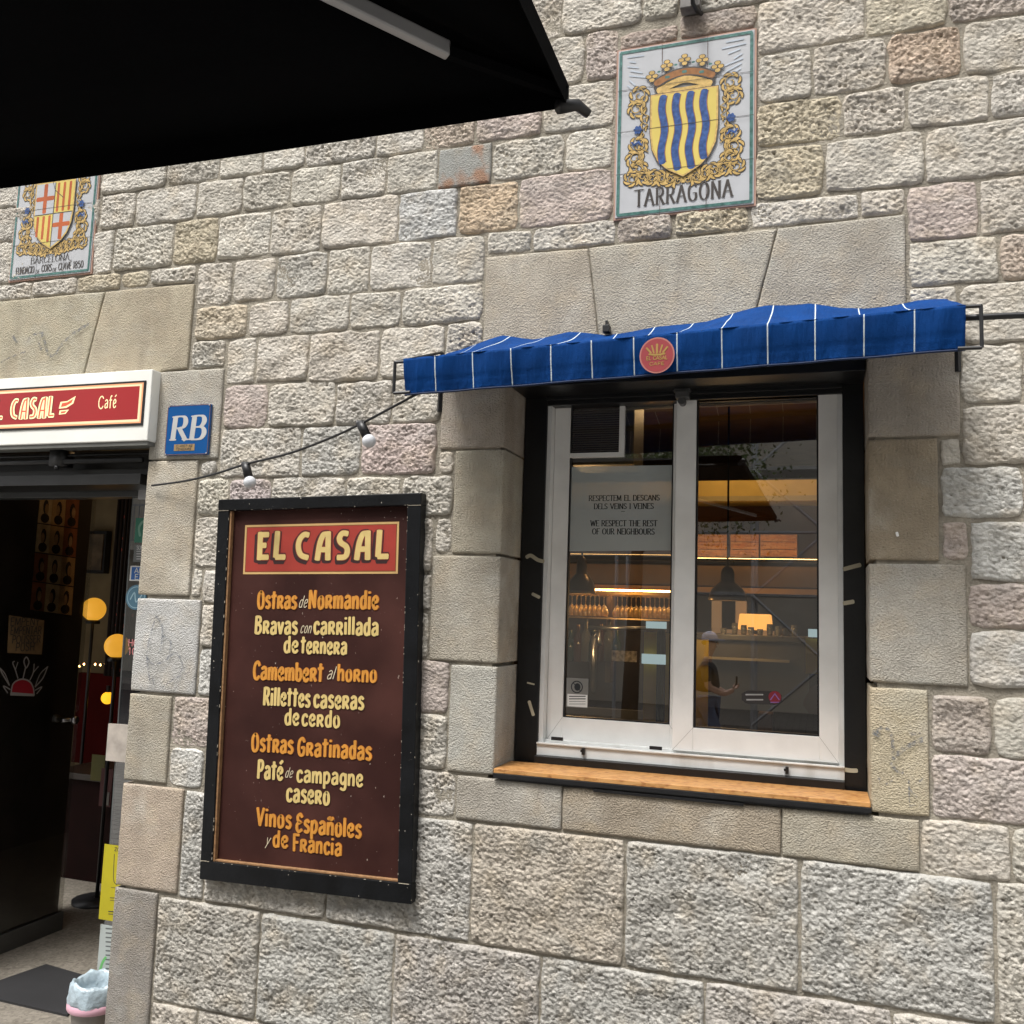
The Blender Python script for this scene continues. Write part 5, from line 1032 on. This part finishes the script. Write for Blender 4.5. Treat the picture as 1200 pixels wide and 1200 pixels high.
# lit lampshade and the column behind
ls = thing('table_lamp','glowing rectangular lampshade on the bar behind the right window pane','lamp',at(884,742,3.0))
a = at(867,719,3.0); b = at(903,739,3.0)
MB().hexa([(a[0]-.01,2.95,b[2]),(b[0]+.01,2.95,b[2]),(b[0],2.97,a[2]),(a[0],2.97,a[2]),(a[0]-.01,3.15,b[2]),(b[0]+.01,3.15,b[2]),(b[0],3.13,a[2]),(a[0],3.13,a[2])]).build('lamp_shade',mat('shade_glow',(.8,.5,.2),.6,emis=(1,.42,.09,.55),var=.25,vs_=3),ls,bevel=.008)
MB().tube([((a[0]+b[0])/2,3.05,b[2]),((a[0]+b[0])/2,3.05,b[2]-.2)],.012,8).lathe(((a[0]+b[0])/2,3.05,b[2]-.2),[(.08,0),(.08,.015),(.02,.03)],16).build('stand',M_BLACKM,ls)
pf = thing('pass_frame','pale lit door frame to the kitchen behind the pendant lamp','door frame',at(855,735,3.2))
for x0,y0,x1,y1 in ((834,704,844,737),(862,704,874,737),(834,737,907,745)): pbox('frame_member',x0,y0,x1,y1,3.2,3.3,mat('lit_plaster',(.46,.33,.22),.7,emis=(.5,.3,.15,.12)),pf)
# counter with glasses
ct = thing('bar_counter','grey beige bar counter across the lower right window pane','counter',(-.3,2.6,GROUND))
a = at(808,748,2.2); b = at(948,836,2.2)
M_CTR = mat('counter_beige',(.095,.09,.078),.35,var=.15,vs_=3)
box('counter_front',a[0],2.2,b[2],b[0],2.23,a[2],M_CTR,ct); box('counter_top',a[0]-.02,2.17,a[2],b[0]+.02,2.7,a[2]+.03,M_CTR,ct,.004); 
pbox('counter_shelf',825,772,925,774,2.15,2.2,mat('shelf_line',(.55,.48,.32),.3),ct); pbox('counter_leg',888,836,905,870,2.24,2.4,mat('leg_wood',(.22,.13,.08),.6),ct)
pbox('yellow_side',806,745,829,870,2.18,2.2,mat('panel_yellow',(.62,.46,.04),.5),ct)
M_CLR = mat('clear_glassware',(.55,.53,.45),.06,spec=1); M_CLR.node_tree.nodes['Principled BSDF'].inputs['Transmission Weight'].default_value=.7
for k,px in enumerate((848,860,870,880,890,901,912,920,925,931)):
    h_ = .035+.03*((k*7)%4)/3; p = at(px,748,2.3)
    o = MB().lathe((0,0,0),[(.013,0),(.015,.003),(.018,h_*.6),(.016,h_),(.0145,h_),(.012,.004)],14).build('tumbler',M_CLR,None,True); o.location=(p[0],2.3+.05*(k%3),a[2]+.03)
    tag(o,f'clear drinking glass on the grey bar counter, {ORD[k]} from the left','glass','drinking glasses on the bar counter')
wl = thing('yellow_screen','tall yellow screen with black uprights behind the left window pane','screen',at(770,850,2.0))
pbox('screen_panel',755,741,792,850,2.0,2.02,mat('panel_yellow'),wl)
for x in (770,775): pbox('upright',x,738,x+2.5,862,1.97,2.0,M_BLACKM,wl)
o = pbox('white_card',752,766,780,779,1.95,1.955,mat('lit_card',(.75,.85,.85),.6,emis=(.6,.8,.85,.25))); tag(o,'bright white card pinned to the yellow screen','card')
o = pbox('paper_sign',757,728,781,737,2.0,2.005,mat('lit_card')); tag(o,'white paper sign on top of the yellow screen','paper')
o = pbox('yellow_board',944,748,1000,792,1.9,1.92,mat('panel_yellow')); tag(o,'yellow board at the right edge of the right window pane','board')
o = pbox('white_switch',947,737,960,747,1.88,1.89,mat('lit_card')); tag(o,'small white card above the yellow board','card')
chh = thing('bar_chair','dark brown rounded bar chair back at the right edge of the window','chair',at(960,840,1.2))
P = [(965,797),(950,806),(942,820),(941,826),(948,836),(965,838)]; P = [at(x,y,1.2) for x,y in P]; n_=len(P)
mk('backrest',[(p[0],1.2,p[2]) for p in P]+[(p[0]+.02,1.24,p[2]) for p in P],[tuple(range(n_))[::-1],tuple(range(n_,2*n_))]+[(k,(k+1)%n_,n_+(k+1)%n_,n_+k) for k in range(n_)],mat('chair_brown',(.075,.03,.018),.4),chh)
b = P[-1]; MB().box(b[0]-.05,1.0,b[2]-.22,b[0]+.30,1.25,b[2]-.18).build('seat',mat('chair_brown'),chh)
for dx_ in (-.04,.28):
    for y_ in (1.02,1.22): MB().tube([(b[0]+dx_,y_,b[2]-.2),(b[0]+dx_,y_,GROUND)],.014,8).build('leg',M_BLACKM,chh)
# picture strip, tap gear and coat shapes behind left pane
o = pbox('photo_strip',717,762,746,776,3.0,3.01,mat('photo_strip',(.35,.32,.28),.4,var=.9,vs_=30)); tag(o,'strip of small black and white pictures behind the left pane','picture')
tp = thing('beer_tap','chrome tap tower on the bar behind the left window pane','tap',at(696,790,2.6))
a = at(696,745,2.6); MB().tube([at(690,736,2.6),at(757,736,2.6)],.012,8).tube([a,(a[0],a[1],a[2]-.35)],.02,10).tube([a,(a[0]+.04,a[1]-.05,a[2]+.03),(a[0]+.06,a[1]-.1,a[2]-.05)],.014,8).build('tap_tower',M_CHROME,tp,True)
pbox('bar_front',640,826,790,870,2.5,2.55,mat('bar_grey',(.12,.12,.115),.4),tp)
for k in range(7):
    p = at(668+k*9,775,3.3); h_ = .22+.04*(k%3)
    o = MB().lathe((p[0],3.3,p[2]),[(.001,0),(.036,0),(.036,h_*.6),(.013,h_*.75),(.013,h_),(.001,h_)],12).build('bottle',mat(('bottle_green','bottle_amber','bottle_clear')[k%3],((.02,.05,.02),(.12,.05,.015),(.2,.2,.18))[k%3],.1,spec=.9),None,True)
    tag(o,f"{('green','amber','clear')[k%3]} bottle behind the bar in the left pane, {ORD[k]} from the left",'bottle','bottles behind the bar')
# warm point lights in the pendants, plus unseen ones added to brighten the rooms
def pendant_or_fill(x,y,z,e,r=.12):
    l = bpy.data.lights.new('pendant_or_fill_light','POINT'); l.energy=e; l.color=(1,.62,.28); l.shadow_soft_size=r
    o = bpy.data.objects.new('pendant_or_fill_light',l); COL.objects.link(o); o.location=(x,y,z); return o
a = at(852,706,2.0); pendant_or_fill(a[0],a[1],a[2]-.06,1.0,.05); a = at(681,698,2.2); pendant_or_fill(a[0],a[1],a[2]-.06,3.5,.05)
pendant_or_fill(-3.3,1.5,2.75,2.2,.05); pendant_or_fill(-.5,2.7,2.98,9,.1)  # added unseen fill lights for the doorway room and the bar soffit

# ================================================================== BRACKET ABOVE THE TILE PANEL
wb = thing('wall_bracket','rusty grey iron bracket with black hook on the wall above the TARRAGONA panel','bracket',at(806,15))
a = at(798,16,-.03); MB().box(a[0],-.06,a[2],a[0]+.07,-.012,4.3).build('bracket_plate',mat('bracket_iron',(.13,.12,.11),.6,var=.5,vs_=25),wb,bevel=.003)
MB().tube([at(811,-30,-.09),at(812,4,-.09),at(816,12,-.06),at(822,16,-.02)],.008,8).build('hook',M_BLACKM,wb,True)

# ================================================================== PARASOL over the terrace
ZE = 2.52; XC, YC = -.413, -1.64; SZ = 3.1; x0, x1, y0, y1 = XC-SZ, XC, YC-SZ, YC; cxp, cyp, zap = (x0+x1)/2, (y0+y1)/2, ZE+.30
pr_ = thing('parasol','large square black parasol over the terrace seen from below','parasol',(cxp,cyp,GROUND))
M_PAR = mat('parasol_canvas',(.0016,.0017,.0021),.95,var=.2,bump=.0006,bs=400,spec=.05)
V=[(cxp,cyp,zap)]; F=[]; n_=24; cor=[(x0,y0),(x1,y0),(x1,y1),(x0,y1)]
for s_ in range(4):
    a, b = cor[s_], cor[(s_+1)%4]
    base = len(V)
    for i in range(9):
        r = (i+1)/9
        for k in range(13):
            t_ = k/12; ex, ey = a[0]+(b[0]-a[0])*t_, a[1]+(b[1]-a[1])*t_
            sag = .010*math.sin(math.pi*t_)*r
            V.append((cxp+(ex-cxp)*r, cyp+(ey-cyp)*r, zap+(ZE-zap)*r-sag*.4))
    for k in range(12): F.append((0, base+k, base+k+1))
    for i in range(8):
        for k in range(12): F.append((base+i*13+k, base+(i+1)*13+k, base+(i+1)*13+k+1, base+i*13+k+1))
c_ = mk('canopy',V,F,M_PAR,pr_,True); c_.modifiers.new('t','SOLIDIFY').thickness=.002
vl = MB()
for s_ in range(4):
    a, b = cor[s_], cor[(s_+1)%4]; V=[]; 
    for k in range(25):
        t_=k/24; x=a[0]+(b[0]-a[0])*t_; y=a[1]+(b[1]-a[1])*t_; sg_=.004*math.sin(math.pi*t_)
        V += [(x,y,ZE-sg_),(x,y,ZE-.040-.006*min(1,5*t_,5*(1-t_))-sg_)]
    vl.add(V,[(2*k,2*k+1,2*k+3,2*k+2) for k in range(24)])
v_ = vl.build('valance',M_PAR,pr_); v_.modifiers.new('t','SOLIDIFY').thickness=.002
for (x,y) in cor:
    dx_, dy_ = x-cxp, y-cyp; L_ = math.hypot(dx_,dy_); ux, uy = dx_/L_, dy_/L_
    MB().tube([(x-ux*.02,y-uy*.02,ZE-.045),(x+ux*.018,y+uy*.018,ZE-.030),(x+ux*.042,y+uy*.042,ZE-.040)],.013,8,r2=.008).build('rib_tip',M_BLACKM,pr_,True)
    s0, s1 = .05, .90
    A_ = Vector((cxp+dx_*.895,cyp+dy_*.895,zap+(ZE-zap)*.895-.055)); B_ = Vector((cxp+dx_*.06,cyp+dy_*.06,zap-.07))
    side = Vector((-uy,ux,0))*.0095; upv = Vector((0,0,.026))
    o = MB().hexa([A_-side,A_+side,A_+side+upv,A_-side+upv,B_-side,B_+side,B_+side+upv,B_-side+upv]).build('rib',mat('rib_alloy',(.36,.36,.37),.35,metal=.3),pr_,bevel=.003)
    A2 = A_; C2 = Vector((cxp+dx_*.995,cyp+dy_*.995,ZE-.012))
    MB().tube([A2+upv*.5,C2],.014,6).build('rib_sleeve',M_PAR,pr_)
    MB().tube([(cxp+dx_*.55,cyp+dy_*.55,zap+(ZE-zap)*.55-.06),(cxp,cyp,zap-.75)],.012,6).build('strut',mat('rib_alloy'),pr_)
MB().tube([(cxp,cyp,GROUND),(cxp,cyp,zap+.08)],.03,16).build('pole',mat('rib_alloy'),pr_,True)
MB().box(cxp-.4,cyp-.4,GROUND+.008,cxp+.4,cyp+.4,GROUND+.07).build('base',mat('base_concrete',(.25,.25,.24),.9),pr_,bevel=.01)

_th = math.radians(1.15); _v = Vector((cxp-XC, cyp-YC, 0)); pr_.rotation_euler = (0,0,_th)
pr_.location = Vector((XC, YC, GROUND)) + Matrix.Rotation(_th, 3, 'Z') @ _v
# ================================================================== STREET BEHIND THE PHOTOGRAPHER (mirrored in the panes)
def gfn(t, tc, out, b):
    bt = node(t,'TexBrick'); bt.inputs['Scale'].default_value=2.2; bt.inputs['Mortar Size'].default_value=.012; bt.inputs['Color1'].default_value=(.30,.29,.27,1); bt.inputs['Color2'].default_value=(.25,.24,.225,1); bt.inputs['Mortar'].default_value=(.12,.11,.10,1)
    t.links.new(tc.outputs['Object'], bt.inputs['Vector']); return bt.outputs[0]
mkp = lambda n_, x0,y0,x1,y1,z,m: struct(mk(n_,[(x0,y0,z),(x1,y0,z),(x1,y1,z),(x0,y1,z)],[(0,1,2,3)],m))
mkp('ground',-150,-150,150,150,GROUND-.14,mat('ground_grey',(.18,.175,.165),.9))
struct(box('pavement',-40,-7.6,GROUND-.14,40,0,GROUND,mat('pavement_slabs',(.28,.27,.25),.85,fn=gfn)))
mkp('road',-40,-13.2,40,-7.6,GROUND-.136,mat('asphalt',(.055,.055,.057),.9,var=.2,bump=.004,bs=80)); struct(box('far_pavement',-40,-16.2,GROUND-.14,40,-13.2,GROUND,mat('pavement_slabs')))
M_FAC = mat('render_cream',(.56,.52,.45),.9,var=.12,vs_=1); M_WDARK = mat('far_window_glass',(.03,.04,.05),.1,spec=.9); M_WFR = mat('far_window_frame',(.5,.5,.48),.6); M_RAIL = mat('railing_grey',(.35,.36,.36),.5)
ob = thing('apartment_building','cream apartment block with balconies across the street, mirrored in the window panes','building',(0,-16.2,GROUND))
box('wall',-22,-24,GROUND,22,-16.2,15,M_FAC,ob)
fm = pm = bm_ = None
for fl_ in range(5):
    for c_ in range(13):
        x = -21+c_*3.3; z = .1+fl_*3.0
        if fm is None:
            fm = MB().box(-.75,-.03,0,.75,.04,.08).box(-.75,-.03,2.12,.75,.04,2.2).box(-.75,-.03,.08,-.67,.04,2.12).box(.67,-.03,.08,.75,.04,2.12).box(-.03,-.03,.08,.03,.04,2.12).build('window',M_WFR,ob)
            pm = MB().box(-.67,-.06,.08,.67,0,2.12).build('pane',M_WDARK,fm); f_, p_ = fm, pm
        else:
            f_ = fm.copy(); COL.objects.link(f_); f_.parent = ob; p_ = pm.copy(); COL.objects.link(p_); p_.parent = f_
        f_.location = (x,-16.15,z)
for fl_ in range(1,5):
    z = fl_*3.0
    for c_ in range(4):
        x = -19+c_*10.5
        o = MB().box(x,-16.2,z-.15,x+7.5,-15.1,z).build('balcony',M_FAC,ob)
        rl = MB().box(x,-15.16,z+.95,x+7.5,-15.1,z+1.0).box(x,-15.16,z+.08,x+7.5,-15.12,z+.11)
        for k in range(50): rl.box(x+k*.15,-15.14,z+.1,x+k*.15+.02,-15.12,z+.96)
        rl.build('railing',M_RAIL,o)
sc_ = thing('scaffold','grey tube scaffold with crossed braces across the street','scaffold',(-1.5,-11.4,GROUND))
m = MB()
for k,x in enumerate((-3.2,-1.0,1.2)):
    for y in (-11.4,-12.3): m.tube([(x,y,GROUND),(x,y,9)],.03,6)
for z in (2.0,4.0,6.0,8.0): m.box(-3.4,-12.3,z,1.4,-11.4,z+.05).tube([(-3.4,-11.4,z+1),(1.4,-11.4,z+1)],.025,6)
for z in (0,2,4,6): m.tube([(-1.0,-11.38,z),(1.2,-11.38,z+2)],.028,6).tube([(1.2,-11.36,z),(-1.0,-11.36,z+2)],.028,6)
m.build('scaffold_frame',mat('scaffold_tube',(.45,.46,.47),.4,metal=.4),sc_)
# tree with leaf clumps
tr = thing('street_tree','street tree with loose green crown near the scaffold','tree',(-2.6,-9.6,GROUND))
m = MB(); m.tube([(-2.6,-9.6,GROUND),(-2.55,-9.6,1.4),(-2.5,-9.55,2.8)],.13,10,r2=.08); tips=[]
for k in range(9):
    a_ = k*.7; tip = (-2.5+1.2*math.cos(a_),-9.55+1.1*math.sin(a_),3.6+.25*(k%4)); tips.append(tip); m.tube([(-2.5,-9.55,2.5+.05*k),(-2.5+.5*math.cos(a_),-9.55+.5*math.sin(a_),3.1),tip],.045,6,r2=.012)
m.build('trunk',mat('bark',(.10,.075,.055),.9,bump=.01,bs=20),tr,True)
V=[];F=[]
for k in range(11000):
    tp_ = tips[k%9]; c0 = np.array(tp_)+rng.normal(0,.38,3); d1 = rng.normal(0,1,3); d1/=np.linalg.norm(d1); d2=np.cross(d1,rng.normal(0,1,3)); d2/=np.linalg.norm(d2); s_=rng.uniform(.022,.045); n=len(V)
    V += [c0-d1*s_, c0+d2*s_*.5, c0+d1*s_, c0-d2*s_*.5]; F.append((n,n+1,n+2,n+3))
mk('crown',V,F,mat('tree_leaves',(.07,.11,.03),.6,var=.5,vs_=3),tr)
# passer-by walking along the pavement, seen in the right pane
px_, py_ = -1.17, -6.82
def skin(name, J, E_, m, parent, lv=2):
    me = bpy.data.meshes.new(name); me.from_pydata([j[0] for j in J], E_, []); o = obj(name, me, m, parent)
    md = o.modifiers.new('skin','SKIN')
    for i,j in enumerate(J): me.skin_vertices[0].data[i].radius = (j[1], j[2] if len(j) > 2 else j[1])
    me.skin_vertices[0].data[0].use_root = True
    o.modifiers.new('sub','SUBSURF').levels = lv; o.modifiers['sub'].render_levels = lv
    return o
pe = thing('person','person in cap, dark shirt and jeans with backpack, mirrored in the right pane','person',(px_,py_,GROUND))
g0 = GROUND
def W_(x,y,z): return (px_+x,py_+y,g0+z)
M_JEAN = mat('jeans',(.07,.10,.17),.8,var=.2,vs_=12); M_SHIRT = mat('dark_shirt',(.022,.022,.026),.8); M_SKN = mat('skin',(.42,.24,.17),.5,var=.05); M_CAP = mat('grey_cap',(.5,.5,.6),.8); M_SHOE = mat('shoe_dark',(.05,.05,.05),.6)
skin('body',[(W_(0,0,1.32),.05),(W_(.0,0,1.44),.05),(W_(.035,0,1.53),.068,.075),(W_(.04,0,1.60),.062,.07),
  (W_(0,.16,1.30),.045),(W_(.03,.20,1.10),.042),(W_(.20,.14,1.03),.034),(W_(.28,.10,1.08),.026),(W_(0,-.16,1.30),.045),(W_(.02,-.20,1.10),.042),(W_(.19,-.12,1.02),.034),(W_(.28,-.07,1.07),.026)],
  [(0,1),(1,2),(2,3),(0,4),(4,5),(5,6),(6,7),(0,8),(8,9),(9,10),(10,11)],M_SKN,pe)
skin('shirt',[(W_(0,0,1.02),.135,.16),(W_(-.01,0,1.15),.13,.155),(W_(0,0,1.30),.12,.15),(W_(0,0,1.385),.07,.08),(W_(0,.17,1.30),.062),(W_(.02,.205,1.14),.056),(W_(0,-.17,1.30),.062),(W_(.02,-.205,1.14),.056)],[(0,1),(1,2),(2,3),(2,4),(4,5),(2,6),(6,7)],M_SHIRT,pe)
skin('jeans',[(W_(0,0,.95),.13,.15),(W_(0,.09,.88),.09),(W_(.16,.09,.50),.066),(W_(.22,.09,.10),.05),(W_(0,-.09,.88),.09),(W_(-.05,-.09,.50),.066),(W_(-.26,-.09,.16),.05)],[(0,1),(1,2),(2,3),(0,4),(4,5),(5,6)],M_JEAN,pe)
skin('shoe',[(W_(.20,.09,.06),.045),(W_(.34,.09,.045),.038)],[(0,1)],M_SHOE,pe); skin('shoe',[(W_(-.28,-.09,.10),.045),(W_(-.16,-.09,.045),.038)],[(0,1)],M_SHOE,pe)
for s_ in (1,-1):
    for k in range(4): skin('finger',[(W_(.29,s_*.085,1.09+.0*k),.010),(W_(.325,s_*(.075-.01*k),1.10+.008*k),.009),(W_(.335,s_*(.05-.005*k),1.115+.008*k),.008)],[(0,1),(1,2)],M_SKN,pe,1)
    skin('thumb',[(W_(.28,s_*.09,1.10),.010),(W_(.30,s_*.055,1.135),.009)],[(0,1)],M_SKN,pe,1)
MB().lathe(W_(.02,0,1.60),[(.086,-.005),(.088,.03),(.07,.07),(.03,.092),(.001,.096)],18).box(*W_(.08,-.06,1.598),*W_(.18,.06,1.608)).build('cap',M_CAP,pe,True)
skin('nose',[(W_(.100,0,1.575),.010),(W_(.122,0,1.552),.013)],[(0,1)],M_SKN,pe,1)
for s_ in (1,-1):
    MB().lathe(W_(.098,s_*.028,1.578),[(.001,-.008),(.010,0),(.001,.008)],8).build('eye',M_INK,pe,True)
    skin('ear',[(W_(.03,s_*.070,1.590),.014),(W_(.034,s_*.074,1.555),.010)],[(0,1)],M_SKN,pe,1)
MB().box(*W_(.092,-.022,1.524),*W_(.104,.022,1.531)).build('mouth',mat('lips',(.25,.09,.07),.5),pe)
skin('hair',[(W_(-.035,0,1.60),.045,.062),(W_(-.035,0,1.535),.036,.055)],[(0,1)],mat('hair_brown',(.05,.035,.025),.8),pe)
MB().box(*W_(.305,-.035,1.09),*W_(.32,.035,1.22)).build('phone',M_BLACKM,pe,bevel=.003)
skin('backpack',[(W_(-.20,0,1.0),.11,.13),(W_(-.20,0,1.28),.10,.12)],[(0,1)],M_BLACKM,pe)
print('stone tris', TRIS, 'objects', len(bpy.data.objects))
